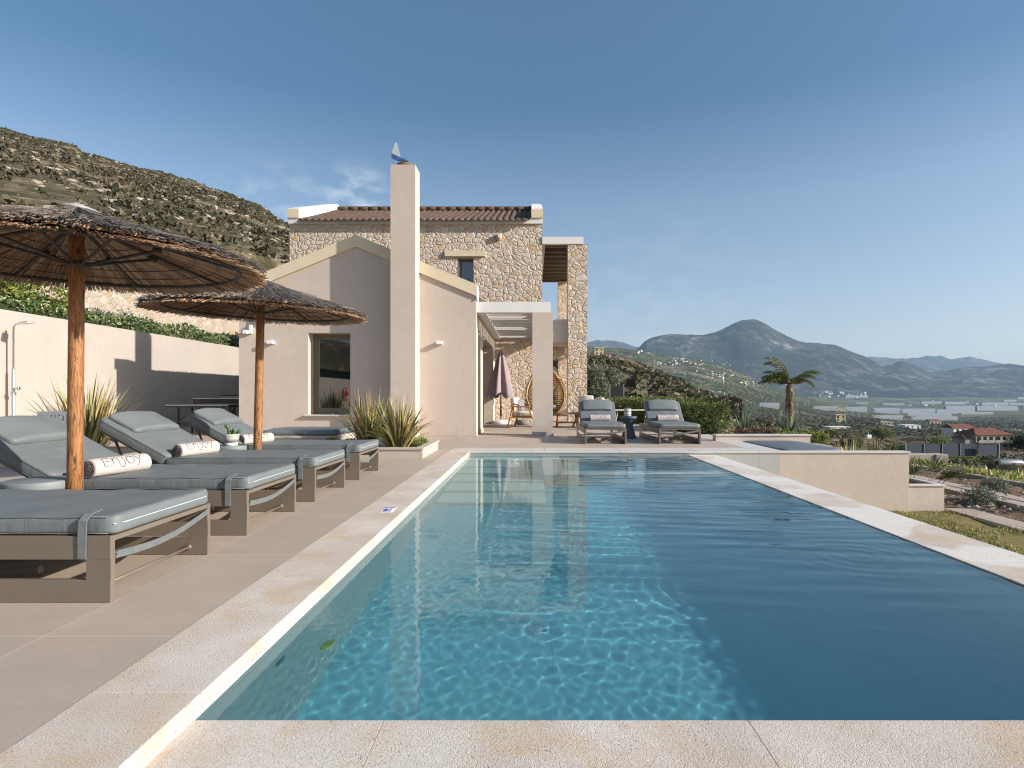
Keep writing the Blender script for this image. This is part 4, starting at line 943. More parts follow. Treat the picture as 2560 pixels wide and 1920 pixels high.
def make_parasol(label):
    r = thing('reed_parasol', label, 'parasol', group='thatched reed parasols between the loungers')
    MB().lathe([(.041, 0), (.041, .5), (.04, 1.2), (.038, 1.93), (.02, 1.95)], 20).build('pole', M['pine'], r)
    head = bpy.data.objects.new('canopy_frame', None)
    H, SL = 1.985, .235
    fr = MB()
    for k in range(8):
        a = 2*math.pi*(k+.35)/8; d = Vector((math.cos(a), math.sin(a), 0)); p0 = d*.05+Vector((0, 0, H-.045)); p1 = d*.93+Vector((0, 0, H-.05-SL*.93))
        fr.tube([p0, p1], .0115, 5)
        fr.tube([d*.045+Vector((0, 0, 1.70)), d*.46+Vector((0, 0, H-.065-SL*.46))], .0095, 5)
        fr.tube([d*.43+Vector((0, 0, H-.06-SL*.46)), d*.48+Vector((0, 0, H-.072-SL*.46))], .018, 6)
    fr.tube([(.94*math.cos(a), .94*math.sin(a), H-.052-SL*.94) for a in [2*math.pi*k/64 for k in range(64)]], .0125, 6, closed=True)
    fo = fr.build('canopy_frame', M['rust'], r)
    fw = MB()
    for q in (.33, .5, .66, .8): fw.tube([(q*math.cos(a), q*math.sin(a), H-.052-SL*q) for a in [2*math.pi*k/48 for k in range(48)]], .0032, 4, closed=True)
    fw.build('wire_ring', M['rust'], fo)
    MB().lathe([(.042, 1.68), (.048, 1.683), (.048, 1.72), (.042, 1.723)], 18).lathe([(.041, H-.11), (.052, H-.10), (.052, H-.03), (.03, H-.01)], 18).each('collar', M['rust'], r)
    rng = np.random.RandomState(7)
    Va, Qa = reeds(3600, (.04, .75), 1.09, H-.022, SL, rng, .0042, .006, (.5, 1.1), .02)
    th = npmesh('thatch', Va, Qa, M['reed_in'], r)
    # solid mat inside the thatch so no light leaks through
    n = 64; prof = [(.01, H-.005), (.25, H-.01-SL*.25), (.6, H-.012-SL*.6), (1.03, H-.02-SL*1.03), (1.03, H-.004-SL*1.03), (.6, H+.008-SL*.6), (.25, H+.012-SL*.25), (.01, H+.025)]
    MB().lathe(prof, n, smooth=False).build('reed_core', M['reed_in'], th)
    Vb, Qb = reeds(6200, (.02, .9), 1.09, H+.026, SL, rng, .0036, .010, (.14, .5), .03)
    Vc, Qc = reeds(900, (.0, .08), .45, H+.06, SL+.10, rng, .0042, .012, (.12, .33), .03)
    Vd, Qd = reeds(2000, (.78, .96), 1.09, H+.010, SL, rng, .0038, .015, (.12, .3), .014)
    V = np.concatenate([Vb, Vc, Vd]); Q = np.concatenate([Qb, Qc+len(Vb), Qd+len(Vb)+len(Vc)])
    npmesh('thatch', V, Q, M['reed_out'], r)
    MB().lathe([(.12, H+.045), (.08, H+.06), (.03, H+.078), (.001, H+.082)], 20).build('cap', M['cap'], r)
    return r
u1 = make_parasol('thatched reed parasol on a pine pole nearest the camera, cut off by the left edge')
u1.location = (-2.775, 3.43, 0)
u2 = copy_tree(u1); u2['label'] = 'smaller looking thatched reed parasol farther back, in front of the gabled house'; u2.location = (-2.80, 5.75, 0)
def tiltc(o, pole_rx, pole_ry, rx, ry, drop=0, droop=0, rz=0):
    for ch in o.children:
        if ch.name.split('.')[0] != 'pole':
            P_ = Vector((0, 0, 1.96)); ch.matrix_local = Matrix.Translation(P_+Vector((0, 0, drop))) @ Matrix.Rotation(ry, 4, 'Y') @ Matrix.Rotation(rx, 4, 'X') @ Matrix.Rotation(rz, 4, 'Z') @ Matrix.Diagonal((.93, .93, 1+droop, 1)) @ Matrix.Translation(-P_)
    o.rotation_euler = (pole_rx, pole_ry, 0)
tiltc(u1, 0, R(.5), R(1.2), R(-.5), -.01, .0, 0)
tiltc(u2, 0, R(1.3), R(1.6), R(.6), .03, 0, R(20))
# ------------------------------------------------------------------ outdoor shower
t = thing('outdoor_shower', 'chrome outdoor shower post with flat head standing before the garden wall', 'shower', (-9.63, 10.5, 0))
MB().lathe([(.09, 0), (.09, .015), (.04, .03), (.027, .05), (.027, 1.36), (.024, 1.37), (.001, 1.371)], 16).tube([(0, 0, 1.3), (0, 0, 2.1), (.03, -.02, 2.17), (.09, -.05, 2.2), (.28, -.12, 2.215)], .017, 10).build('riser', M['chrome'], t)
MB().lathe([(.04, .90), (.044, .91), (.044, .935), (.04, .945)], 16).tube([(0, 0, 1.02), (.16, -.07, 1.02)], .020, 10).tube([(.14, -.06, 1.02), (.17, -.075, 1.02)], .03, 12).build('tap', M['chrome'], t)
MB().box(.26, .58, -.06, .06, -.035, .012, Matrix.Translation((0, 0, 2.225)) @ Matrix.Rotation(R(-23), 4, 'Z'), ch=.012).build('shower_head', M['chrome'], t)
# ------------------------------------------------------------------ white plastic chair
t = thing('plastic_chair', 'white plastic garden chair behind the loungers, only its slotted back showing', 'chair', (-5.72, 6.7, 0), R(15))
b = MB().box(-.18, .18, .12, .15, .655, .70, ch=.008).box(-.18, -.13, .12, .15, .3, .655).box(.13, .18, .12, .15, .3, .655).box(-.13, .13, .12, .15, .3, .45)
for k in range(6): b.box(-.11+k*.04, -.09+k*.04, .125, .145, .45, .655)
b.build('backrest', M['white_plastic'], t)
MB().box(-.2, .2, -.2, .15, .27, .30, ch=.008).build('seat', M['white_plastic'], t)
for x in (-.18, .15):
    for y in (-.19, .12): MB().box(x, x+.03, y, y+.03, 0, .27).each('leg', M['white_plastic'], t)
# ------------------------------------------------------------------ table tennis table
t = thing('table_tennis_table', 'dark blue folding table tennis table with net in the shade behind the house corner', 'table tennis table', (-7.7, 14.25, 0))
MB().box(-.74, .72, -1.25, -.006, .65, .675).box(-.74, .72, .006, 1.25, .65, .675).build('table_top', M['navy'], t)
MB().box(-.735, .715, -1.24, 1.24, .61, .649).build('apron', M['black'], t)
MB().box(-.735, .715, -1.2515, -1.2505, .655, .668).build('edge_line', M['white_plastic'], t)
nn = MB().box(-.84, .82, -.004, .004, .68, .80).build('net', M['black'], t); MB().box(-.84, .82, -.006, .006, .80, .815).build('net_tape', M['white_plastic'], nn)
for x in (-.62, -.3, .3, .6):
    for y in (-.95, .95): MB().box(x-.02, x+.02, y-.02, y+.02, 0, .61).each('leg', M['black'], t)
MB().tube([(-.6, -.95, .22), (.6, -.95, .22)], .015, 6).tube([(-.6, .95, .22), (.6, .95, .22)], .015, 6).tube([(-.6, -.95, .3), (-.4, -.4, .6)], .01, 6).tube([(.6, -.95, .3), (.4, -.4, .6)], .01, 6).each('stretcher', M['black'], t)
t = thing('storage_crate', 'pale translucent plastic crate behind the net of the table tennis table', 'crate', (-8.05, 15.2, .676))
MB().box(-.26, .26, -.1, .1, 0, .2, ch=.01).build('crate_body', mat('frosted_plastic', (.25, .26, .28), None, rough=.4), t)
MB().box(-.28, .28, -.12, .12, .2, .225, ch=.005).build('lid', M['black'], t)
# lifebuoy on the garden wall, seen mirrored in the window
t = thing('lifebuoy', 'orange lifebuoy hanging on the cream wall, mirrored in the house window', 'lifebuoy', (-9.74, -4.3, .92))
pts = [(0, .28*math.cos(a), .28*math.sin(a)) for a in [2*math.pi*k/32 for k in range(32)]]
MB().tube(pts, .075, 12, closed=True).build('ring', M['orange'], t)
bb = MB()
for k in range(4):
    a0_ = math.pi/4+k*math.pi/2; bb.tube([(0, .28*math.cos(a0_+q), .28*math.sin(a0_+q)) for q in (-.14, 0, .14)], .079, 12)
bb.build('white_band', M['white_plastic'], t)
# ------------------------------------------------------------------ daybed, front planter
t = thing('daybed', 'low cream built-in daybed with thin grey mattress in front of the house window', 'daybed', (-3.725, 9.58, 0))
MB().box(-.60, .60, -.555, .55, 0, .205).box(-.63, .63, -.58, .58, .205, .248, ch=.008).build('base', M['planter_stone'], t)
mb, V, fs = cushion(1.2, 1.1, .082, r=.07, rt=.035, bulge=.015, seed=9)
dm = mb.add([(x+.6, y, z+.249) for x, y, z in V], fs, True).build('mattress', M['vinyl'], t)
q = MB()
for k in range(12): q.tube([(.55, -.5+k*.09, .335), (.60, -.5+k*.09, .32), (.612, -.5+k*.09, .285), (.60, -.5+k*.09, .255)], .008, 5)
q.build('pleats', M['vinyl_pillow'], dm)
t = thing('planter_box', 'low L shaped beige stone planter in front of the chimney holding two flax plants', 'planter', (-2.4, 8.63, 0))
MB().box(-.9, .85, -.66, -.58, 0, .125).box(.77, .85, -.58, .67, 0, .125).box(-.9, .77, .59, .67, 0, .125).box(-.9, -.82, -.58, .59, 0, .125).box(-.905, .856, -.668, -.661, 0, .07).build('planter_wall', M['planter_stone'], t)
MB().box(-.92, .87, -.68, -.56, .126, .155, ch=.005).box(.75, .87, -.558, .69, .126, .155, ch=.005).box(-.92, .749, .57, .69, .126, .155, ch=.005).box(-.92, -.80, -.558, .568, .126, .155, ch=.005).build('rim', M['planter_stone'], t)
MB().box(-.82, .77, -.58, .59, .02, .11).build('gravel_bed', M['gravel'], t)
q = MB(); rr = random.Random(5); SPH = []
t = tag(MB().lathe([(.001, 0), (.06, .006), (.095, .045), (.11, .10), (.10, .15), (.06, .195), (.001, .21)], 24).build('globe_lamp', M['white_plastic']), 'white globe lamp lying among the flax plants in the planter', 'garden lamp'); t.location = (-2.18, 8.4, .11)
t = thing('wall_planter', 'low beige stone planter with a flax plant behind the loungers near the shower', 'planter', (-6.2, 7.8, 0))
MB().box(-1.2, 1.15, -.8, -.68, 0, .12).box(1.03, 1.15, -.68, .8, 0, .12).box(-1.2, 1.03, .68, .8, 0, .12).box(-1.22, 1.17, -.82, -.66, .121, .15, ch=.005).box(1.0, 1.17, -.658, .82, .121, .15, ch=.005).box(-1.22, .999, .66, .82, .121, .15, ch=.005).build('planter_wall', M['planter_stone'], t)
MB().box(-1.2, 1.03, -.68, .68, .02, .1).build('gravel_bed', M['gravel'], t)
# depth plate on the coping
t = thing('depth_marker', 'small white and blue pool marking plate on the left coping', 'sign', (-1.125, 4.42, .0005))
MB().box(-.045, .045, -.09, .09, 0, .004).build('plate', M['white_plastic'], t)
MB().box(-.045, .045, .062, .08, .004, .0046).box(-.03, .0, -.06, .03, .004, .0046).box(.012, .022, -.06, .04, .004, .0046).box(-.03, .03, -.08, -.07, .004, .0046).build('print', M['blue'], t)
# floating leaf
lf = MB(); pts = [(-.01, -.05), (.016, -.045), (.03, -.02), (.028, .02), (.034, .045), (.018, .066), (-.006, .06), (-.016, .03), (-.024, 0), (-.022, -.035)]
lf.add([(x, y, .0) for x, y in pts]+[(x, y, .004) for x, y in pts], [tuple(range(9, -1, -1)), tuple(range(10, 20))]+[(i, (i+1) % 10, 10+(i+1) % 10, 10+i) for i in range(10)])
o = lf.build('leaf', M['cactus'], label='single green leaf floating in the near left corner of the pool', cat='leaf'); o['category'] = 'leaf'; o.location = (-.79, 2.17, W0+.001); o.scale = (.72, .72, 1)
# ------------------------------------------------------------------ pergola furniture
t = thing('folded_parasol', 'closed mauve canvas parasol on a white round base under the pergola', 'parasol', (-.97, 17.45, 0))
MB().lathe([(.29, 0), (.31, .02), (.31, .07), (.28, .10), (.05, .11), (.03, .14)], 28).build('base', M['white_plastic'], t)
MB().tube([(0, 0, .1), (0, 0, 2.28)], .02, 10).tube([(0, 0, .25), (0, 0, .55)], .03, 10).build('pole', M['black'], t)
q = MB(); n = 48; V = []; zz = [.88, .95, 1.2, 1.5, 1.8, 2.0, 2.12, 2.25, 2.28]; rad = [.31, .305, .26, .205, .145, .105, .075, .035, .015]
for z, ra_ in zip(zz, rad):
    for k in range(n):
        a = 2*math.pi*k/n; V.append((ra_*(1+.33*math.sin(a*6+.4))*math.cos(a), ra_*(1+.33*math.sin(a*6+.4))*math.sin(a), z-(.10*math.sin(a*6+.4+1.2) if z < 1 else 0)))
q.add(V, [(i*n+k, i*n+(k+1) % n, (i+1)*n+(k+1) % n, (i+1)*n+k) for i in range(len(zz)-1) for k in range(n)], True); q.build('canopy', M['mauve'], t)
def armchair(label, loc, rz, wide=.75):
    t = thing('rope_armchair', label, 'armchair', loc, rz, None); w2 = wide/2
    for sx in (-1, 1):
        MB().tube([(sx*w2, -.42, 0), (sx*(w2-.02), -.20, .56)], [.028, .024], 6).tube([(sx*w2, .38, 0), (sx*(w2-.02), .22, .56)], [.028, .024], 6).each('leg', M['teak'], t)
        MB().box(sx*w2-.03, sx*w2+.03, -.24, .26, .56, .60, ch=.008).build('armrest', M['teak'], t)
    MB().box(-w2+.03, w2-.03, -.3, .28, .27, .31, ch=.01).build('seat_frame', M['teak'], t)
    rp = MB()
    for k in range(26):
        a = -1.75+3.5*k/25+0; x = (w2+.0)*math.sin(a*.9); y = .02+.34*math.cos(a*.9); rp.tube([(x*.94, y*.9, .3), (x, y, .62+.06*math.cos(a))], .010, 4)
    rp.tube([((w2+.0)*math.sin(a), .02+.34*math.cos(a), .62+.06*math.cos(a)) for a in [-1.6+3.2*k/16 for k in range(17)]], .02, 6)
    rp.build('rope_back', M['rope'], t)
    mb, V, fs = cushion(.55, wide-.12, .12, r=.05, rt=.045, bulge=.03, nx=8)
    mb.add([(y, -x-.3, z+.312) for x, y, z in V], fs, True).build('seat_cushion', M['cushion'], t)
    mb, V, fs = cushion(.40, wide-.2, .13, r=.06, rt=.05, bulge=.04, nx=8)
    mb.add([(y, .30-z*.9, .43-x) for x, y, z in V], fs, True).build('back_cushion', M['cushion'], t)
    return t
armchair('beige rope armchair with teak legs under the pergola left of the pillar', (-.22, 15.75, 0), R(80), 1.0)
armchair('beige rope armchair with teak legs behind the patio lounger right of the pillar', (1.62, 15.6, 0), R(-80), .8)
def scatter_cushion(label, m, loc, rz, tilt_, s=.38):
    mb, V, fs = cushion(s, s, .11, r=.05, rt=.05, bulge=.035, nx=8)
    o = mb.add([(y, -z+.05, -x) for x, y, z in V], fs, True, Matrix.Rotation(tilt_, 4, 'X')).build('throw_pillow', M[m]); tag(o, label, 'pillow'); o.location = loc; o.rotation_euler = (0, 0, rz)
scatter_cushion('grey throw pillow on the rope armchair left of the pillar', 'cushion_grey', (-.30, 15.72, .44), R(60), R(-15), .34)
scatter_cushion('white throw pillow on the rope armchair behind the patio lounger', 'cushion', (1.42, 15.3, .48), R(-20), R(-18), .42)
t = thing('coffee_table', 'low teak coffee table between the rope armchairs right of the pillar', 'coffee table', (.98, 15.9, 0))
MB().box(-.32, .32, -.28, .28, .36, .40, ch=.008).build('table_top', M['teak'], t)
for x in (-.28, .28):
    for y in (-.24, .24): MB().tube([(x*1.05, y*1.05, 0), (x*.9, y*.9, .36)], [.022, .03], 6).each('leg', M['teak'], t)
MB().tube([(-.28, -.24, .12), (.28, .24, .12)], .015, 6).tube([(.28, -.24, .12), (-.28, .24, .12)], .015, 6).each('stretcher', M['teak'], t)
t = thing('pouf', 'low dark grey round pouf under the rope armchair left of the pillar', 'pouf', (-.28, 16.9, 0)); MB().lathe([(.16, 0), (.2, .03), (.21, .09), (.17, .15), (.001, .16)], 20).build('pouf_body', M['cushion_grey'], t)
# hanging egg chair
t = thing('hanging_egg_chair', 'golden rattan hanging egg chair half hidden behind the pergola pillar', 'hanging chair', (.36, 16.2, 0))
rg = random.Random(3); rm = MB(); ex, ez, zc_ = .52, .66, .98
def egg(a, k=1.0): return (ex*k*math.cos(a)*(1-.16*math.sin(a)), ez*k*math.sin(a)+zc_)
for s in range(26):
    ph, off, rr_ = rg.uniform(0, 6.28), rg.uniform(0, .055), rg.uniform(.007, .013); pts = []
    for k in range(56):
        a = 2*math.pi*k/56; x, z = egg(a, 1+off*1.3*math.cos(a*3+ph)*.6+rg.uniform(-.006, .006)); pts.append((x, -.28+off*1.6*math.sin(a*5+ph), z))
    rm.tube(pts, rr_, 5, closed=True, smooth=False)
rm.build('rim', M['rattan'], t)
sh = MB()
for s in range(34):
    th = math.pi*(s+.5)/34; pts = []
    for k in range(17):
        b_a = math.pi*k/16; x = ex*math.cos(th)*1.0; 
        zz_ = ez*math.sin(b_a-math.pi/2); wv = math.sqrt(max(0, 1-(zz_/ez)**2))
        pts.append((ex*1.02*math.cos(th)*wv*(1-.16*zz_/ez), -.28+.62*math.sin(th)*wv, zz_*1.0+zc_))
    sh.tube(pts, .012, 4, smooth=False)
for s in range(22):
    zz_ = ez*(-.94+1.88*s/21); wv = math.sqrt(1-(zz_/ez)**2)
    sh.tube([(ex*1.02*math.cos(a)*wv*(1-.16*zz_/ez), -.28+.62*math.sin(a)*wv, zz_+zc_) for a in [math.pi*k/16 for k in range(17)]], .013, 4, smooth=False)
sh.build('woven_shell', M['rattan'], t)
fe = MB()
for k in range(90):
    a = rg.uniform(-.5, 1.5) if k % 3 else rg.uniform(1.6, 3.6); x, z = egg(a, 1.02); x2, z2 = egg(a-.45 if k % 3 else a+.35, 1.10+rg.uniform(0, .09))
    fe.tube([(x, -.28+rg.uniform(-.1, .15), z), ((x+x2)/2*1.04, -.24, (z+z2)/2), (x2, -.2+rg.uniform(-.1, .1), z2)], [.006, .005, .002], 4, smooth=False)
fe.build('loose_fibres', M['rattan'], t)
MB().tube([(0, -.1, zc_+ez-.02), (0, -.05, 2.70)], .02, 8).build('hanging_rope', M['rope'], t)
mb, V, fs = cushion(.55, .62, .13, r=.08, rt=.06, bulge=.03, nx=8); mb.add([(y, x+.22, z+.50) for x, y, z in V], fs, True).build('seat_cushion', M['cushion_grey'], t)
# slim bench behind the patio loungers
t = thing('console_table', 'narrow pale console table in front of the hedge behind the patio loungers', 'console table', (2.55, 14.4, 0))
MB().box(-.48, .40, -.15, .15, .50, .525).box(-.46, .38, -.13, .13, .12, .14).build('table_top', M['cushion'], t)
for x in (-.42, .34):
    for y in (-.1, .1): MB().tube([(x-.04, y, 0), (x+.02, y, .5)], .012, 6).each('leg', M['galv'], t)
# ------------------------------------------------------------------ vegetation
def leaves(P, N, size, rng, elong=2.2, spread=.9):
    n = len(P); d = N+rng.normal(0, spread, (n, 3)); d /= np.linalg.norm(d, axis=1)[:, None]
    s = np.cross(d, rng.normal(0, 1, (n, 3))); s /= np.linalg.norm(s, axis=1)[:, None]
    L_ = (size*rng.uniform(.6, 1.3, n))[:, None]; w_ = L_/elong*.5; up = np.cross(s, d)*L_*.12
    V = np.stack([P, P+d*L_*.5+s*w_+up, P+d*L_, P+d*L_*.5-s*w_+up], 1)
    return V.reshape(-1, 3), np.arange(n*4).reshape(n, 4)
def box_surface(n, dims, rng, lump=.1, fr=2., inner=.18):
    """random points over the top, front and side faces of a box (lx,ly,lz) with lumps"""
    lx, ly, lz = dims; ar = np.array([lx*ly, lx*lz, lx*lz, ly*lz, ly*lz]); f = rng.choice(5, n, p=ar/ar.sum())
    u = rng.uniform(-.5, .5, n); v = rng.uniform(-.5, .5, n); w_ = rng.uniform(0, 1, n)
    P = np.zeros((n, 3)); N = np.zeros((n, 3))
    for k, (nx, ny, nz) in enumerate(((0, 0, 1), (0, -1, 0), (0, 1, 0), (-1, 0, 0), (1, 0, 0))):
        q = f == k; N[q] = (nx, ny, nz)
        P[q, 0] = (u[q]*lx if not nx else nx*lx/2); P[q, 1] = ((v if nz or nx else v)[q]*ly if not ny else ny*ly/2); P[q, 2] = (w_[q]*lz if not nz else lz)
    # round the long edges
    l = fbm(P[:, 0]*fr+P[:, 2], P[:, 1]*fr+P[:, 2]*1.3, 4, 5)*lump*2
    P += N*(l-rng.uniform(0, inner, n)*rng.uniform(0, 1, n))[:, None]
    e = np.clip((np.abs(P[:, 1])/(ly/2)-.8)/.2, 0, 1)*np.clip((P[:, 2]/lz-.75)/.25, 0, 1); P[:, 2] -= e*.12*lz
    return P, N
def hedge(name, label, dims, loc, rz, n, size, m, lump, fr, cat='hedge', core=.14, seed=1, elong=2.2):
    t = thing(name, label, cat, loc, rz); rng = np.random.RandomState(seed)
    P, N = box_surface(n, dims, rng, lump, fr); V, Q = leaves(P, N, size, rng, elong)
    npmesh('foliage', V, Q, M[m], t)
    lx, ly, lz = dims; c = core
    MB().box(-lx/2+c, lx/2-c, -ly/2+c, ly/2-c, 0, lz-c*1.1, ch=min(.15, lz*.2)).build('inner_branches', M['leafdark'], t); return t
hedge('hedge', 'long loose green hedge with pale leaf tips rising behind the cream garden wall', (1.5, 22, .78), (-11.0, 19.5, 2.1), 0, 46000, .09, 'hedge_l', .20, .9, seed=2)
hedge('bush', 'bright green bush at the left edge above the garden wall', (1.4, 2.6, 1.05), (-11.2, 11.6, 2.2), .1, 7000, .10, 'bright', .35, 1.1, 'bush', seed=3)
hedge('bush', 'brown twiggy shrub behind the hedge left of the front parasol pole', (1.6, 2.4, .9), (-13.3, 17.0, 2.4), .2, 3500, .09, 'olive', .35, 1.3, 'bush', seed=6)
hedge('bush', 'dull dark green shrub behind the hedge near the house corner', (1.6, 5, .9), (-12.9, 23, 2.3), -.1, 5000, .09, 'leafdark', .35, 1.3, 'bush', seed=8)
dx, dy = 4.30-3.2, 13.6-21; ll = math.hypot(dx, dy)
hedge('hedge', 'clipped dark green garden hedge behind the two patio loungers', (.95, ll, .92), ((4.30+3.2)/2, (13.6+21)/2, -.15), math.atan2(-dx, dy)+math.pi, 30000, .055, 'hedge_r', .08, 2.5, seed=4)
def blades(n, Lr, wr, rng, lean=(.15, 1.1), droop=.5, seg=7, spread=.07, stiff=False):
    V = []; Q = []
    for b in range(n):
        a = rng.uniform(0, 2*math.pi); le = rng.uniform(*lean)*rng.uniform(.6, 1); L_ = rng.uniform(*Lr)*(1-.15*le); w_ = rng.uniform(*wr); d = np.array([math.cos(a), math.sin(a)])
        side = np.array([-d[1], d[0], 0]); r0 = rng.uniform(0, spread); base = len(V)
        p = np.array([d[0]*r0, d[1]*r0, 0.]); th = le*.55; dr = droop*rng.uniform(.3, 1.4)*le
        tw = rng.uniform(-.6, .6)
        for k in range(seg+1):
            t = k/seg; ww = w_*(math.sin(min(1, t*2.2+.35)*math.pi/2)*(1-t**2.4) if not stiff else (1-t**1.5)); an = th+dr*t*t
            dirv = np.array([d[0]*math.sin(an), d[1]*math.sin(an), math.cos(an)]); nrm = np.array([-d[0]*math.cos(an), -d[1]*math.cos(an), math.sin(an)])
            sd = side*math.cos(tw*t)+nrm*math.sin(tw*t)
            V += [p+sd*ww, p-nrm*ww*.35, p-sd*ww]
            if k < seg:
                i = base+k*3; Q += [(i, i+1, i+4, i+3), (i+1, i+2, i+5, i+4)]
            p = p+dirv*L_/seg
    return np.array(V), np.array(Q)
def flax(label, loc, n, L_, m='flax', seed=0, wr=(.009, .019), lean=(.1, 1.25), name='flax_plant', cat='plant', group=None, droop=.9, stiff=False, spread=.09):
    rng = np.random.RandomState(seed); V, Q = blades(n, (L_*.6, L_), wr, rng, lean, droop, stiff=stiff, spread=spread)
    o = npmesh(name, V, Q, M[m]); tag(o, label, cat, group); o.location = loc; return o
flax('variegated flax plant at the back left of the stone planter before the chimney', (-2.55, 8.82, .10), 170, .98, seed=11, lean=(.1, 1.7), wr=(.011, .022), spread=.13)
flax('variegated yellow green flax plant at the front right corner of the stone planter', (-1.98, 8.36, .10), 190, .92, seed=12, lean=(.1, 1.75), wr=(.011, .022), spread=.13)
flax('large variegated flax plant against the garden wall behind the front parasol pole', (-6.15, 7.8, .08), 230, 1.22, seed=13, lean=(.1, 1.6), wr=(.011, .022), spread=.2)
hedge('ground_cover', 'low green ground cover at the left end of the stone planter', (.5, .5, .12), (-2.95, 8.7, .08), 0, 1200, .04, 'bright', .05, 5, 'plant', .05, 5)
hedge('ground_cover', 'low green ground cover behind the flax at the right end of the stone planter', (.3, .5, .12), (-1.85, 8.9, .08), 0, 900, .04, 'bright', .05, 5, 'plant', .05, 6)
# planting around the spa and in the garden
for k, (x, y, s_, lb) in enumerate(((4.95, 13.2, .60, 'grey green agave at the right end of the clipped hedge'), (6.05, 13.4, .60, 'large grey green agave at the foot of the small palm'), (2.75, 23.3, .5, 'spiky agave in front of the low stone wall beyond the hedge'))):
    flax(lb, (x, y, -.1 if k < 2 else .3), 46, s_*1.35, 'agave', 20+k, (.028, .042), (.05, 1.7), 'agave', 'agave', droop=.05, stiff=True, spread=.05)
hedge('flowering_border', 'low border of purple and yellow leaved plants behind the spa wall', (.8, .6, .34), (4.95, 12.5, -.2), 0, 2200, .055, 'purple', .12, 4, 'plant', .06, 31)
hedge('flowering_border', 'bright yellow green ground plants left of the palm behind the spa wall', (1.1, .5, .30), (5.75, 12.2, -.2), 0, 3000, .05, 'bright', .10, 4, 'plant', .06, 32)
for k, (x, y, z, n_, L_, lb, mm) in enumerate(((5.55, 9.9, -.62, 60, .95, 'yellowing strap leaved plant behind the left part of the retaining wall', 'flax'), (5.95, 10.5, -.7, 60, 1.0, 'tan and green strap leaved plant behind the middle of the retaining wall', 'flax'), (6.45, 10.6, -.75, 80, 1.0, 'spiky green yucca just behind the right part of the retaining wall', 'palm'), (7.1, 11.2, -.8, 60, .95, 'tall spiky green yucca behind the right end of the retaining wall', 'palm'))):
    flax(lb, (x, y, z), n_, L_, mm, 40+k, (.009, .017), (.05, 1.3), 'yucca', 'plant', droop=.3)
flax('tan spiky grass plant at the right edge of the picture beside the slab path', (8.05, 8.85, -1.0), 60, .9, 'flax', 51, (.008, .014), (.2, 1.4), 'spiky_plant', 'plant', droop=.8)
flax('tiny green plant in the small beige garden planter', (6.18, 9.35, -.62), 26, .22, 'palm', 52, (.006, .01), (.1, 1.3), 'small_plant', 'plant')
def frond(mb, p, az, el, L_, rng, nl=34, ll=.30, droop=1.1, wdt=.0095):
    d = Vector((math.cos(az), math.sin(az), 0)); pts = []; q = Vector(p); seg = 14
    for k in range(seg+1):
        t = k/seg; an = el-droop*t*t*1.3-.1*t; dv = d*math.cos(an)+Vector((0, 0, math.sin(an))); pts.append(q.copy()); q = q+dv*L_/seg
    mb.tube(pts, [.013*(1-k/seg)+.002 for k in range(seg+1)], 4, smooth=False); side = d.cross(Vector((0, 0, 1)))
    for k in range(nl):
        t = .12+.88*k/nl; i = min(int(t*seg), seg-1); a = pts[i].lerp(pts[i+1], t*seg-i); ax = (pts[i+1]-pts[i]).normalized()
        l_ = ll*math.sin(math.pi*(.18+.78*t))*rng.uniform(.8, 1.15)
        for sg in (-1, 1):
            dd = (side*sg*.75+ax*.65+Vector((0, 0, -.25-.35*rng.random()))).normalized(); n_ = dd.cross(ax).normalized(); wv = dd.cross(n_).normalized()*wdt
            b = a+dd*l_*.5+Vector((0, 0, .0)); e = a+dd*l_+Vector((0, 0, -.10*l_))
            mb.add([a-wv*.6, a+wv*.6, b+wv, e, b-wv], [(0, 1, 2, 3, 4)])
pm = thing('palm_tree', 'small wind blown palm tree with rough brown trunk beyond the spa', 'palm tree', (6.36, 14.0, -.35))
mb = MB(); pr = []; rr = random.Random(4)
for k in range(30): z = k*.05; pr.append((.062-.014*(z/1.5)+(.012 if k % 2 else 0)+.025*math.exp(-z*5)+.03*math.exp(-((z-1.35)/.22)**2), z))
pr.append((.03, 1.52)); mb.lathe(pr, 12, smooth=False).build('trunk', M['bark'], pm)
tk = MB(); 
for k in range(26):
    a = rr.uniform(0, 6.28); z = rr.uniform(.9, 1.4); tk.strip([(.07*math.cos(a), .07*math.sin(a), z+.1), (.10*math.cos(a), .10*math.sin(a), z), (.085*math.cos(a), .085*math.sin(a), z-.22)], (-math.sin(a), math.cos(a), 0), .025, .004)
tk.build('dry_sheaths', M['bark'], pm)
cr_ = MB(); rng = random.Random(8)
for k in range(17):
    az = 2*math.pi*k/17*2.4+rng.uniform(-.2, .2); fl = frond
    frond(cr_, (0, 0, 1.5), az if k % 3 else math.pi+rng.uniform(-.5, .5), rng.uniform(.35, 1.35), rng.uniform(.60, .85), rng, 22, .23, rng.uniform(1.0, 1.7))
frond(cr_, (0, 0, 1.5), math.pi*.95, 1.45, 1.05, rng, 30, .28, 1.5); frond(cr_, (0, 0, 1.5), math.pi*1.05, 1.25, 1.05, rng, 30, .28, 1.6); frond(cr_, (0, 0, 1.5), 0.1, .8, 1.0, rng, 30, .27, 1.2)
cr_.build('crown', M['palm'], pm)
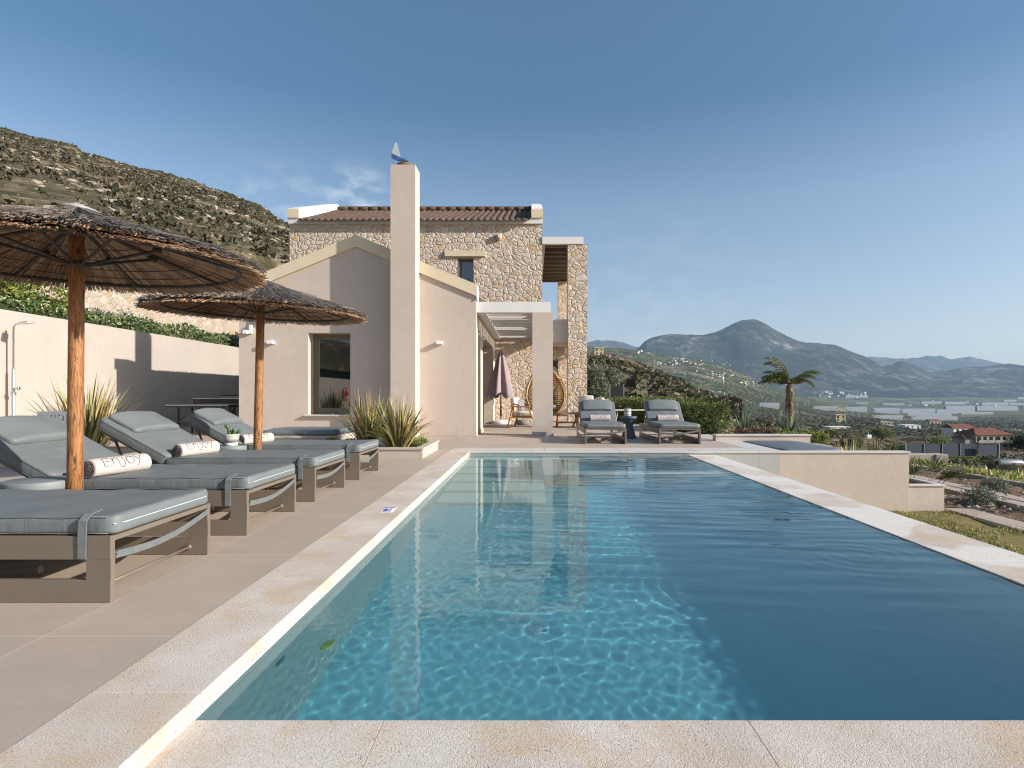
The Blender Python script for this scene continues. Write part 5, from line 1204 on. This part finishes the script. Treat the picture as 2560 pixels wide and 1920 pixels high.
# fan palm next to the retaining wall
fp = thing('fan_palm', 'low fan palm with one dried leaf at the outer corner of the retaining wall', 'palm tree', (7.0, 10.25, -1.02))
mb = MB(); rng = random.Random(12)
for k in range(15):
    az = rng.uniform(0, 6.28); el = rng.uniform(.2, 1.25); L_ = rng.uniform(.5, .85); c0 = Vector((math.cos(az)*math.cos(el), math.sin(az)*math.cos(el), math.sin(el)))*L_
    mb.tube([(0, 0, .1), c0*.6, c0], .006, 4); sd = c0.cross(Vector((0, 0, 1))).normalized(); up = sd.cross(c0).normalized(); ax = c0.normalized()
    for j in range(17):
        a = -1.45+2.9*j/16; dd = (ax*math.cos(a)+sd*math.sin(a)+up*rng.uniform(-.12, .05)).normalized(); wv = dd.cross(up).normalized()*.011; l_ = .36*math.cos(a*.45)
        mb.add([c0-wv*.3, c0+wv*.3, c0+dd*l_*.5+wv, c0+dd*l_+Vector((0, 0, -.04)), c0+dd*l_*.5-wv], [(0, 1, 2, 3, 4)])
mb.build('fronds', M['palm'], fp)
dr_ = MB()
for j in range(11):
    a = -1.1+2.2*j/10; dd = Vector((math.cos(a)*.8+.3, -.3, -.35+math.sin(a)*.5)).normalized(); wv = Vector((0, .0, .012)); c0 = Vector((.42, -.1, .62)); dr_.add([c0-wv*.3, c0+wv*.3, c0+dd*.16+wv, c0+dd*.30, c0+dd*.16-wv], [(0, 1, 2, 3, 4)])
dr_.tube([(0, 0, .2), (.42, -.1, .62)], .006, 4).build('dried_frond', M['rope'], fp)
def bush(label, loc, r, m, n, size, seed, cat='bush', name='bush', flat=.8, group=None, core=True, clump=9):
    rng = np.random.RandomState(seed); t = thing(name, label, cat, loc, 0, group)
    C_ = rng.normal(0, .45, (clump, 3))*r*.8; C_[:, 2] = np.abs(C_[:, 2])*flat*.8+r*.3*flat; rc = rng.uniform(.32, .6, clump)*r
    k = rng.randint(0, clump, n); d = rng.normal(0, 1, (n, 3)); d /= np.linalg.norm(d, axis=1)[:, None]; q = rng.uniform(.55, 1.05, n)**.5
    P = C_[k]+d*(rc[k]*q)[:, None]; P[:, 2] = np.maximum(P[:, 2], .01); V, Q = leaves(P, d, size, rng)
    npmesh('foliage', V, Q, M[m], t)
    if core:
        b = MB()
        for j in range(clump):
            a = C_[j]; b.tube([(0, 0, 0), tuple(a*.5), tuple(a)], [r*.035, r*.025, r*.012], 5)
        b.build('stem', M['bark'], t)
    return t
gz1 = lambda x, y: near1(x, y)-.02
for k, (x, y, r, lb, mm) in enumerate(((7.75, 9.75, .30, 'rounded silver grey shrub growing beside the slab path', 'silver'), (9.05, 11.1, .26, 'small twiggy shrub in the brown bed beyond the slab path', 'silver'), (10.6, 15.5, .25, 'low green shrub by the stone edging', 'bright'))):
    bush(lb, (x, y, gz1(x, y)), r, mm, 1500, .05, 60+k)
def tree(label, loc, h, r, m, n, size, seed, name='tree', group=None, trunk=.3, clump=14):
    rng = np.random.RandomState(seed); t = thing(name, label, 'tree', loc, 0, group)
    C_ = rng.normal(0, .5, (clump, 3)); C_ /= np.maximum(1, np.linalg.norm(C_, axis=1)[:, None]*.9); C_ = C_*np.array([r*.7, r*.7, (h*(1-trunk))*.36])+np.array([0, 0, h*trunk+(h*(1-trunk))*.5])
    rc = rng.uniform(.28, .5, clump)*r; k = rng.randint(0, clump, n); d = rng.normal(0, 1, (n, 3)); d /= np.linalg.norm(d, axis=1)[:, None]
    P = C_[k]+d*(rc[k]*rng.uniform(.4, 1.05, n)**.5)[:, None]; V, Q = leaves(P, d, size, rng); npmesh('crown', V, Q, M[m], t)
    b = MB(); b.tube([(0, 0, -.3), (.03*r, 0, h*trunk*.6), (0, .02, h*(trunk+.15))], [h*.05, h*.036, h*.026], 8)
    for j in range(clump): b.tube([(0, 0, h*trunk*.8), tuple((C_[j]+np.array([0, 0, h*trunk]))/2), tuple(C_[j])], [h*.02, h*.013, h*.005], 5)
    b.build('trunk', M['bark'], t); return t
tree('grey green olive tree standing just right of the stone column', (3.75, 31.5, -.6), 3.7, 1.15, 'olive', 16000, .13, 70, 'olive_tree', trunk=.12, clump=22)
def hz(x, y): return float(terr(np.array([x]), np.array([y]))[0])
GD = [(1938, 955, 80, 2.1, 3.0, 'leafdark', 'broad dark green tree in the middle of the fields right of the palm'), (2035, 948, 120, 3.6, 5.5, 'hedge_r', 'dark tree left of the white villa with red roof'),
      (1995, 975, 52, 1.2, 1.5, 'rustleaf', 'rust coloured bush above the right end of the retaining wall'), (1925, 972, 70, 1.3, 1.6, 'rustleaf', 'brown bush above the middle of the retaining wall'), (1855, 940, 90, 1.5, 1.8, 'olive', 'grey green bush between the palm and the beige tower'),
      (2060, 968, 95, 3.0, 2.0, 'bright', 'long green shrubbery in front of the white villa'), (2212, 935, 190, 4, 6, 'leafdark', 'dark trees at the right edge beside the stone villa'), (1790, 900, 150, 3, 3, 'hedge_r', 'round tree below the long white greenhouse'), (1905, 905, 260, 5, 6, 'hedge_r', 'dark tree behind the beige tower')]
for k, (xd, yd, Y, r, h, mm, lb) in enumerate(GD):
    x = AX(xd, Y); tree(lb, (x, Y, hz(x, Y)-.2), h, r, mm, 2600, max(.12, Y*.0028), 80+k, trunk=.12)
# scrub and rocks scattered on the hillside
def scatter(name, label, n, fn, m, seed, smin, smax, flat, kind='stuff', sub=2):
    bm = bmesh.new(); bmesh.ops.create_icosphere(bm, subdivisions=sub, radius=1); B = np.array([v.co[:] for v in bm.verts]); bm.verts.index_update(); T3 = np.array([[v.index for v in f.verts] for f in bm.faces]); bm.free()
    rng = np.random.RandomState(seed); XY = fn(rng, n); n = len(XY); z = terr(XY[:, 0], XY[:, 1])
    s = smin+(smax-smin)*rng.uniform(0, 1, n)**2.5; rv = rng.uniform(.72, 1.22, (n, len(B), 1))
    V = B[None]*rv*s[:, None, None]*np.array([1, 1, flat])+np.stack([XY[:, 0], XY[:, 1], z-.15*s], -1)[:, None]
    Q = T3[None]+np.arange(n)[:, None, None]*len(B)
    return npmesh(name, V.reshape(-1, 3), Q.reshape(-1, 3), M[m], kind=kind)
def leafy(name, n, fn, m, seed, smin, smax, flat, k=13, lf=.55):
    rng = np.random.RandomState(seed); XY = fn(rng, n); n = len(XY); z = terr(XY[:, 0], XY[:, 1]); s = smin+(smax-smin)*rng.uniform(0, 1, n)**2.6
    d = rng.normal(0, 1, (n, k, 3)); d /= np.linalg.norm(d, axis=2)[:, :, None]; d[:, :, 2] = np.abs(d[:, :, 2])
    c0 = np.stack([XY[:, 0], XY[:, 1], z], -1)[:, None]; P = c0+d*s[:, None, None]*rng.uniform(.25, .8, (n, k, 1))*np.array([1, 1, flat])
    dd = d.reshape(-1, 3)+rng.normal(0, .5, (n*k, 3)); dd /= np.linalg.norm(dd, axis=1)[:, None]; sd = np.cross(dd, rng.normal(0, 1, (n*k, 3))); sd /= np.linalg.norm(sd, axis=1)[:, None]
    L_ = np.repeat(s, k)[:, None]*lf*rng.uniform(.6, 1.4, (n*k, 1)); P = P.reshape(-1, 3); V = np.stack([P-sd*L_*.35, P+dd*L_*.5-sd*L_*.45, P+dd*L_, P+sd*L_*.55], 1)
    return npmesh(name, V.reshape(-1, 3), np.arange(n*k*4).reshape(-1, 4), M[m], kind='stuff')
def spread(u0, u1, y0, y1, clump=.0, pw=2.2):
    def f(rng, n):
        Y = (y0**pw+(y1**pw-y0**pw)*rng.uniform(0, 1, n))**(1/pw); U = rng.uniform(u0, u1, n); X = U*Y
        q = fbm(X/14, Y/14, 3, 11)+rng.uniform(-.35, .35, n) > -.08-clump
        return np.stack([X, Y], -1)[q]
    return f
leafy('scrub', 30000, spread(-1.15, -.36, 30, 345), 'scrubleaf', 1, .22, 1.05, .75)
leafy('scrub', 15000, spread(.02, .42, 34, 340), 'scrubleaf', 2, .25, 1.25, .8)
leafy('scrub', 11000, spread(.30, 1.0, 30, 420), 'scrubleaf', 3, .25, 1.4, .8)
scatter('rocks', '', 5200, spread(-1.15, -.36, 30, 345, .5), 'rock', 4, .12, .8, .5, sub=1)
scatter('rocks', '', 1200, spread(.02, .5, 34, 330, .5), 'rock', 5, .15, .8, .5, sub=1)
scatter('far_trees', '', 6500, spread(.36, 1.0, 420, 2600, .5, 1.3), 'scrub', 6, 2., 5., .8, sub=1)
scatter('far_trees', '', 9000, spread(.02, .5, 700, 3500, .5, 1.6), 'scrub', 7, 2.2, 5., .75, sub=1)
scatter('rocks', '', 420, spread(-1.15, -.36, 60, 345, -.02), 'rock', 24, .4, 1.9, .42)
leafy('scrub', 1700, spread(-1.15, -.36, 60, 345, -.03), 'scrubleaf', 25, .9, 1.9, .6, 34, .34)
# small stones and tufts in the garden beds
def near_scatter(name, n, x0, x1, y0, y1, m, seed, a, b, flat, up=0):
    bm = bmesh.new(); bmesh.ops.create_icosphere(bm, subdivisions=1, radius=1); B = np.array([v.co[:] for v in bm.verts]); bm.verts.index_update(); T3 = np.array([[v.index for v in f.verts] for f in bm.faces]); bm.free()
    rng = np.random.RandomState(seed); X = rng.uniform(x0, x1, n); Y = rng.uniform(y0, y1, n); z = near(X, Y)+up; s = a+(b-a)*rng.uniform(0, 1, n)**4
    V = B[None]*rng.uniform(.7, 1.2, (n, len(B), 1))*s[:, None, None]*np.array([1, 1, flat])+np.stack([X, Y, z], -1)[:, None]
    return npmesh(name, V.reshape(-1, 3), (T3[None]+np.arange(n)[:, None, None]*len(B)).reshape(-1, 3), M[m], kind='stuff')
near_scatter('gravel', 2600, 6.95, 9.9, 4, 19, 'rock', 9, .008, .07, .6)
def tufts(name, n, x0, x1, y0, y1, m, seed, size, cond=None):
    rng = np.random.RandomState(seed); X = rng.uniform(x0, x1, n); Y = y0+(y1-y0)*rng.uniform(0, 1, n)**1.2
    k = fbm(X*.8, Y*.8, 3, 4)+rng.uniform(-.3, .3, n) > -.12; X = X[k]; Y = Y[k]; P = np.stack([X, Y, near(X, Y)+.0], -1)
    N = np.tile([0, 0, 1.], (len(P), 1)); V, Q = leaves(P, N, size, rng, 5, .45); npmesh(name, V, Q, M[m], kind='stuff')
tufts('grass', 60000, 2.95, 6.95, 2.2, 9.0, 'bright', 14, .045)
tufts('grass', 30000, 2.95, 6.95, 2.2, 9.0, 'flax', 15, .05)
tufts('grass', 60000, 9.95, 26, 7, 32, 'bright', 16, .17)
tufts('grass', 16000, 9.9, 30, 9, 30, 'flax', 17, .22)
# ------------------------------------------------------------------ solar water heater, distant buildings
t = thing('solar_water_heater', 'stainless solar water tank with dark collector panels in the field at the right edge', 'water heater', (19.75, 24.0, -2.66)); t.scale = (.72,)*3
Mx = Matrix.Rotation(R(-8), 4, 'Z')
def hcyl(mb, x0, x1, y, z, r, n=28):
    p = [(0.001, 0), (r*.8, .0), (r*.96, .03), (r, .07), (r, x1-x0-.07), (r*.96, x1-x0-.03), (r*.8, x1-x0), (.001, x1-x0)]
    return mb.lathe(p, n, Mx @ Matrix.Translation((x0, y, z)) @ Matrix.Rotation(math.pi/2, 4, 'Y'))
hcyl(MB(), -.05, 1.22, 0, .93, .25).build('tank', mat('brushed_steel', (.42, .43, .42), (.36, .37, .36), 6, .42, metal=.85), t)
e = MB(); hcyl(e, -.075, -.045, 0, .93, .13); e.build('end_cap', M['rust'], t)
MB().box(.62, 1.08, -.262, -.245, .84, .96, Mx).build('name_plate', M['navy'], t)
lt = MB(); NB = {'N': [[(0, 0), (0, 1), (.7, 0), (.7, 1)]], 'O': [[(0, .15), (0, .85), (.2, 1), (.55, 1), (.75, .85), (.75, .15), (.55, 0), (.2, 0), (0, .15)]], 'B': [[(0, 0), (0, 1), (.5, 1), (.65, .75), (.5, .5), (0, .5)], [(.5, .5), (.7, .25), (.5, 0), (0, 0)]], 'E': [[(.6, 1), (0, 1), (0, 0), (.6, 0)], [(0, .5), (.5, .5)]], 'L': [[(0, 1), (0, 0), (.6, 0)]]}
x = .66
for ch in 'NOBEL':
    for s in NB[ch]: lt.tube([(x+a*.085, -.264, .865+b*.07) for a, b in s], .0085, 4, Mx)
    x += .083
lt.build('lettering', M['white_plastic'], t)
MB().tube([(.12, 0, .7), (.12, -.02, 0)], .03, 6, Mx).tube([(1.05, 0, .7), (1.05, -.02, 0)], .03, 6, Mx).tube([(.12, 0, .1), (.9, .5, .1)], .02, 6, Mx).tube([(.12, -.1, .3), (1.3, -.9, .0)], .02, 6, Mx).build('stand', M['galv'], t)
MB().add([tuple(Mx @ Vector(v)) for v in ((-.1, .1, .62), (1.15, .1, .62), (-.9, -1.2, .22), (.4, -1.2, .22), (-.1, .1, .56), (1.15, .1, .56), (-.9, -1.2, .16), (.4, -1.2, .16))], [(0, 2, 3, 1), (4, 5, 7, 6), (0, 1, 5, 4), (2, 6, 7, 3), (0, 4, 6, 2), (1, 3, 7, 5)]).build('collector_panel', M['black'], t)
def house(label, xd, yd, wp, hp, wallm, roof, nwin, floors=2, balc=None):
    """xd, yd: where its foot stands on the slope; wp, hp: its apparent size, turned into metres at that distance"""
    x, Y, z = hit(xd, yd, 30); wm = wp/F*Y; hm = hp/F*Y; dm = wm*.8; t = thing('villa', label, 'house', (x, Y+dm/2, z))
    MB().box(-wm/2, wm/2, -dm/2, dm/2, -3, hm).build('wall', M[wallm], t); e = hm*.05+.1
    if roof == 'flat': MB().box(-wm/2-e, wm/2+e, -dm/2-e, dm/2+e, hm, hm+e*2).build('parapet', M[wallm], t)
    elif roof == 'gable': MB().add([(-wm/2-e, -dm/2-e, hm), (wm/2+e, -dm/2-e, hm), (wm/2+e, dm/2+e, hm), (-wm/2-e, dm/2+e, hm), (-wm/2-e, 0, hm+dm*.22), (wm/2+e, 0, hm+dm*.22)], [(0, 1, 5, 4), (2, 3, 4, 5), (0, 4, 3), (1, 2, 5), (0, 3, 2, 1)]).build('roof', M['red_roof'], t)
    else: MB().add([(-wm/2-e, -dm/2-e, hm), (wm/2+e, -dm/2-e, hm), (wm/2+e, dm/2+e, hm), (-wm/2-e, dm/2+e, hm), (-wm/4, 0, hm+dm*.2), (wm/4, 0, hm+dm*.2)], [(0, 1, 5, 4), (2, 3, 4, 5), (0, 4, 3), (1, 2, 5), (0, 3, 2, 1)]).build('roof', M['red_roof'], t)
    fh = hm/floors; rr = random.Random(int(xd)); q = min(.5*fh, wm/max(nwin, 1)*.5)/2
    for f in range(floors):
        for k in range(nwin):
            xx = -wm/2+wm*(k+.5+rr.uniform(-.12, .12))/nwin; MB().box(xx-q*rr.uniform(.7, 1.3), xx+q*rr.uniform(.7, 1.3), -dm/2-.06, -dm/2-.01, f*fh+fh*rr.choice((.12, .3)), f*fh+fh*.78).build('window', M['glass'], t)
    if balc: MB().box(-wm/2-.1, wm/2*balc, -dm/2-1.6, -dm/2-.07, fh-.25, fh).box(-wm/2-.1, wm/2*balc, -dm/2-1.6, -dm/2-1.5, fh, fh+.8).each('balcony', M[wallm], t)
    return t, wm, hm, dm
M['villa_beige'] = mat('villa_beige', (.46, .38, .24), None, rough=.9)
M['villa_yellow'] = mat('villa_yellow', (.56, .49, .32), None, rough=.9)
M['shutter_blue'] = mat('blue_railing', (.04, .13, .36), None, rough=.6)
h1, wm, hm, dm = house('white two storey villa with red roof and blue balcony', 2083, 947, 46, 22, 'white', 'gable', 3, balc=.1)
MB().box(-wm*.52, -wm*.15, -dm*.5-1.7, -dm*.5-1.62, hm*.5, hm*.66).box(-wm*.52, -wm*.15, -dm*.5-1.7, -dm*.5-1.62, .2, hm*.16).each('railing', M['shutter_blue'], h1)
h2, wm, hm, dm = house('large stone villa with red tiled roofs and arched openings at the right edge', 2150, 970, 84, 30, 'villa_stone', 'hip', 6, balc=.7)
MB().box(-wm*.74, -wm*.505, -dm*.45, dm*.2, -3, hm*.72).box(wm*.505, wm*.8, -dm*.5, dm*.2, -3, hm*.6).each('wing', M['villa_stone'], h2)
MB().add([(-wm*.76, -dm*.48, hm*.72), (-wm*.48, -dm*.48, hm*.72), (-wm*.48, dm*.22, hm*.72), (-wm*.76, dm*.22, hm*.72), (-wm*.62, -dm*.1, hm*.98)], [(0, 1, 4), (1, 2, 4), (2, 3, 4), (3, 0, 4), (0, 3, 2, 1)]).build('roof', M['red_roof'], h2)
house('beige unfinished tower like house in the fields right of the palm', 1816, 912, 21, 15, 'villa_beige', 'flat', 2)
house('pale yellow villa on the near ridge just right of the stone column', 1294, 767, 20, 14, 'villa_yellow', 'flat', 2)
house('low house with red roof below the yellow villa on the ridge', 1309, 772, 20, 5, 'village', 'gable', 2, 1)
house('small red roofed house below the greenhouses', 2021, 916, 24, 6, 'villa_beige', 'gable', 3, 1)
house('long low grey building left of the small red roofed house', 1913, 918, 36, 6, 'villa_stone', 'flat', 5, 1)
house('small pink house in front of the greenhouses', 1818, 889, 15, 7, 'villa_beige', 'flat', 2)
house('low white farm building below the beige tower', 1815, 926, 44, 3, 'village', 'flat', 0, 1)
house('white flat roofed building in the fields between the red roofed house and the dark tree', 1972, 926, 34, 7, 'white', 'flat', 3, 1)
# white boat-like building roofs
# villages
rv = random.Random(21); V0 = None
CL = [(880, 1050, 460, 520, 26), (670, 760, 495, 530, 9), (1090, 1180, 478, 595, 8), (1190, 1440, 610, 660, 22), (1330, 1460, 510, 545, 12), (1540, 1720, 680, 750, 16), (530, 660, 385, 415, 9), (1240, 1270, 480, 490, 2), (640, 900, 480, 545, 7), (1300, 1450, 790, 830, 5), (900, 1500, 455, 640, 12)]
boxes = []
for x0, x1, y0, y1, n_ in CL:
    for k in range(n_): boxes.append(((1460+.2532*rv.uniform(x0, x1))/1.15732, (780+.2532*(rv.uniform(y0, y1)))/1.15732, rv.uniform(7, 13), 2))
for k in range(34): boxes.append(((1980+.2893*rv.uniform(230, 680))/1.15732, (820+.2893*rv.uniform(560, 605))/1.15732, rv.uniform(12, 24), 1))
for k in range(12): boxes.append(((1980+.2893*rv.uniform(1000, 2000))/1.15732, (820+.2893*rv.uniform(630, 700))/1.15732, rv.uniform(12, 24), 1))
for xd, yd, s, kk in boxes:
    x, y, z = hit(xd, yd)
    if y > 9000: continue
    t = thing('village_house', 'tiny pale village house on the far slopes and valley', 'house', (x, y, z), rv.uniform(-.5, .5), 'distant village houses')
    s *= .72*min(1.6, max(.8, y/2600)); MB().box(-s/2, s/2, -s/2.5, s/2.5, -4, s*.55).build('wall', M['village'], t)
    if rv.random() < .35: MB().add([(-s*.55, -s*.45, s*.55), (s*.55, -s*.45, s*.55), (s*.55, s*.45, s*.55), (-s*.55, s*.45, s*.55), (-s*.3, 0, s*.72), (s*.3, 0, s*.72)], [(0, 1, 5, 4), (2, 3, 4, 5), (0, 4, 3), (1, 2, 5), (0, 3, 2, 1)]).build('roof', M['red_roof'], t)
GH = [(60, 400, 685, 703), (400, 650, 690, 722), (660, 930, 698, 735), (930, 1240, 705, 742), (1250, 1580, 712, 742), (930, 1380, 745, 766), (600, 960, 762, 785), (965, 1430, 772, 800), (1330, 1580, 680, 708), (1600, 1950, 682, 716), (1120, 1295, 641, 656), (1320, 1500, 645, 662), (1640, 1870, 650, 672), (1880, 2010, 655, 668), (790, 970, 658, 668), (555, 660, 650, 658), (460, 655, 592, 606), (1830, 1940, 626, 640), (1950, 2060, 605, 615), (1460, 1740, 736, 748), (2000, 2060, 680, 700)]
GH = [((1980+.2893*a)/1.15732, (1980+.2893*b)/1.15732, (820+.2893*c_)/1.15732, (820+.2893*d)/1.15732) for a, b, c_, d in GH]+[((1460+.2532*1650)/1.15732, (1460+.2532*1930)/1.15732, (780+.2532*908)/1.15732, (780+.2532*942)/1.15732)]
for a, b, y0, y1 in GH:
    xa, Ya, za = hit((a+b)/2, y1); xb, Yb, zb = hit((a+b)/2, y0)
    Yb = min(max(Yb, Ya+40), Ya*1.9); w0 = (b-a)/F*Ya; hh = max(3.5, min(7, Ya*.0022))
    t = thing('greenhouse', 'long low white sheeted greenhouse on the valley plain', 'greenhouse', (xa, Ya, za), 0, 'greenhouses on the valley plain')
    dd = Yb-Ya; k = (Yb/Ya); sh_ = (xa/Ya)*dd; zt_ = hh; dz = terr(np.array([xb]), np.array([Yb]))[0]-za
    MB().add([(-w0/2, 0, -6), (w0/2, 0, -6), (w0/2*k+sh_, dd, dz-6), (-w0/2*k+sh_, dd, dz-6), (-w0/2, 0, hh*.7), (w0/2, 0, hh), (w0/2*k+sh_, dd, dz+hh), (-w0/2*k+sh_, dd, dz+hh)], [(0, 1, 5, 4), (1, 2, 6, 5), (2, 3, 7, 6), (3, 0, 4, 7), (4, 5, 6, 7)]).build('sheeting', M['sheet'], t)
# utility poles, fence and low wall
for xd, y0, y1, Y, lb in ((1394, 806, 862, 110, 'pale utility pole standing behind the clipped hedge'), (1562, 800, 850, 190, 'thin pale utility pole on the far slope left of the palm'), (2000, 912, 960, 110, 'dark wooden utility pole left of the white villa'), (2150, 925, 968, 90, 'dark utility pole in front of the stone villa')):
    x = AX(xd, Y); t = thing('utility_pole', lb, 'utility pole', (x, Y, AZ(y1, Y)-.5)); hh = (y1-y0)/F*Y+.5; r_ = Y*.0007
    MB().tube([(0, 0, 0), (0, 0, hh)], [r_*1.2, r_*.8], 6).build('pole', M['galv' if Y > 100 and xd < 1900 else 'bark'], t); MB().box(-r_*5, r_*5, -r_, r_, hh*.92, hh*.94).build('cross_arm', M['bark'], t)
tag(MB().box(2.35, 3.6, 24.0, 24.35, -.5, .72, ch=.03).build('stone_wall', M['stone_far']), 'low rubble stone wall between the stone column and the hedge', 'wall')
t = thing('dark_fence', 'dark screen fence panel with pale post beside the olive tree', 'fence', (4.3, 28.6, -.4))
MB().box(-.35, .28, -.02, .02, .2, 1.75).build('screen', M['navy'] if 0 else M['black'], t); MB().box(.29, .34, -.03, .03, 0, 1.85).box(-.42, -.37, -.03, .03, 0, 1.85).each('post', M['galv'], t)
t = thing('wire_fence', 'dark blue mesh fence with pale posts below the villas at the right', 'fence', (AX(2040, 62), 62, AZ(985, 62)))
MB().box(-4.2, 3.4, -.02, .02, 0, 1.35).box(3.41, 5.6, -.4, -.38, .1, 1.3).build('mesh_screen', mat('fence_mesh', (.04, .06, .09), None, rough=.8), t)
MB().box(-4.3, -4.2, -.08, -.03, 0, 1.5).box(-2.3, -2.24, -.08, -.03, 0, 1.4).box(-.3, -.24, -.08, -.03, 0, 1.4).box(1.7, 1.76, -.08, -.03, 0, 1.4).box(5.6, 5.7, -.45, -.38, 0, 1.5).each('post', M['galv'], t)
t = thing('stone_hut', 'low ruined stone block with pale end wall in the yellow field', 'ruin', (AX(1998, 40), 40, AZ(1003, 40)-.3))
MB().box(-1.3, .7, 0, 1, 0, 1.0, ch=.05).build('dark_wall', M['villa_stone'], t); MB().box(.71, 1.6, -.1, 1, 0, 1.0, ch=.05).build('end_wall', M['rock'], t)
t = thing('water_tank', 'small white water tank on a stand in the field right of the spa', 'water tank', (AX(1876, 34), 34, -1.95)); t.scale = (.62,)*3
MB().box(-.22, .22, -.15, .15, .35, .72, ch=.05).build('tank', M['white_plastic'], t); MB().tube([(0, 0, 0), (0, 0, 1.0)], .02, 6).each('post', M['galv'], t)
# ------------------------------------------------------------------ haze
hm, ht, hp = newmat('haze_air'); ht.nodes.remove(hp); pv = ht.nodes.new('ShaderNodeVolumePrincipled')
pv.inputs['Color'].default_value = (.50, .73, 1, 1); pv.inputs['Density'].default_value = 3.4e-5; pv.inputs['Anisotropy'].default_value = .1
ht.links.new(pv.outputs[0], ht.nodes['Material Output'].inputs['Volume'])
hb = MB().box(-30000, 30000, -1500, 20000, -114, 1650).build('haze', hm, kind='stuff')
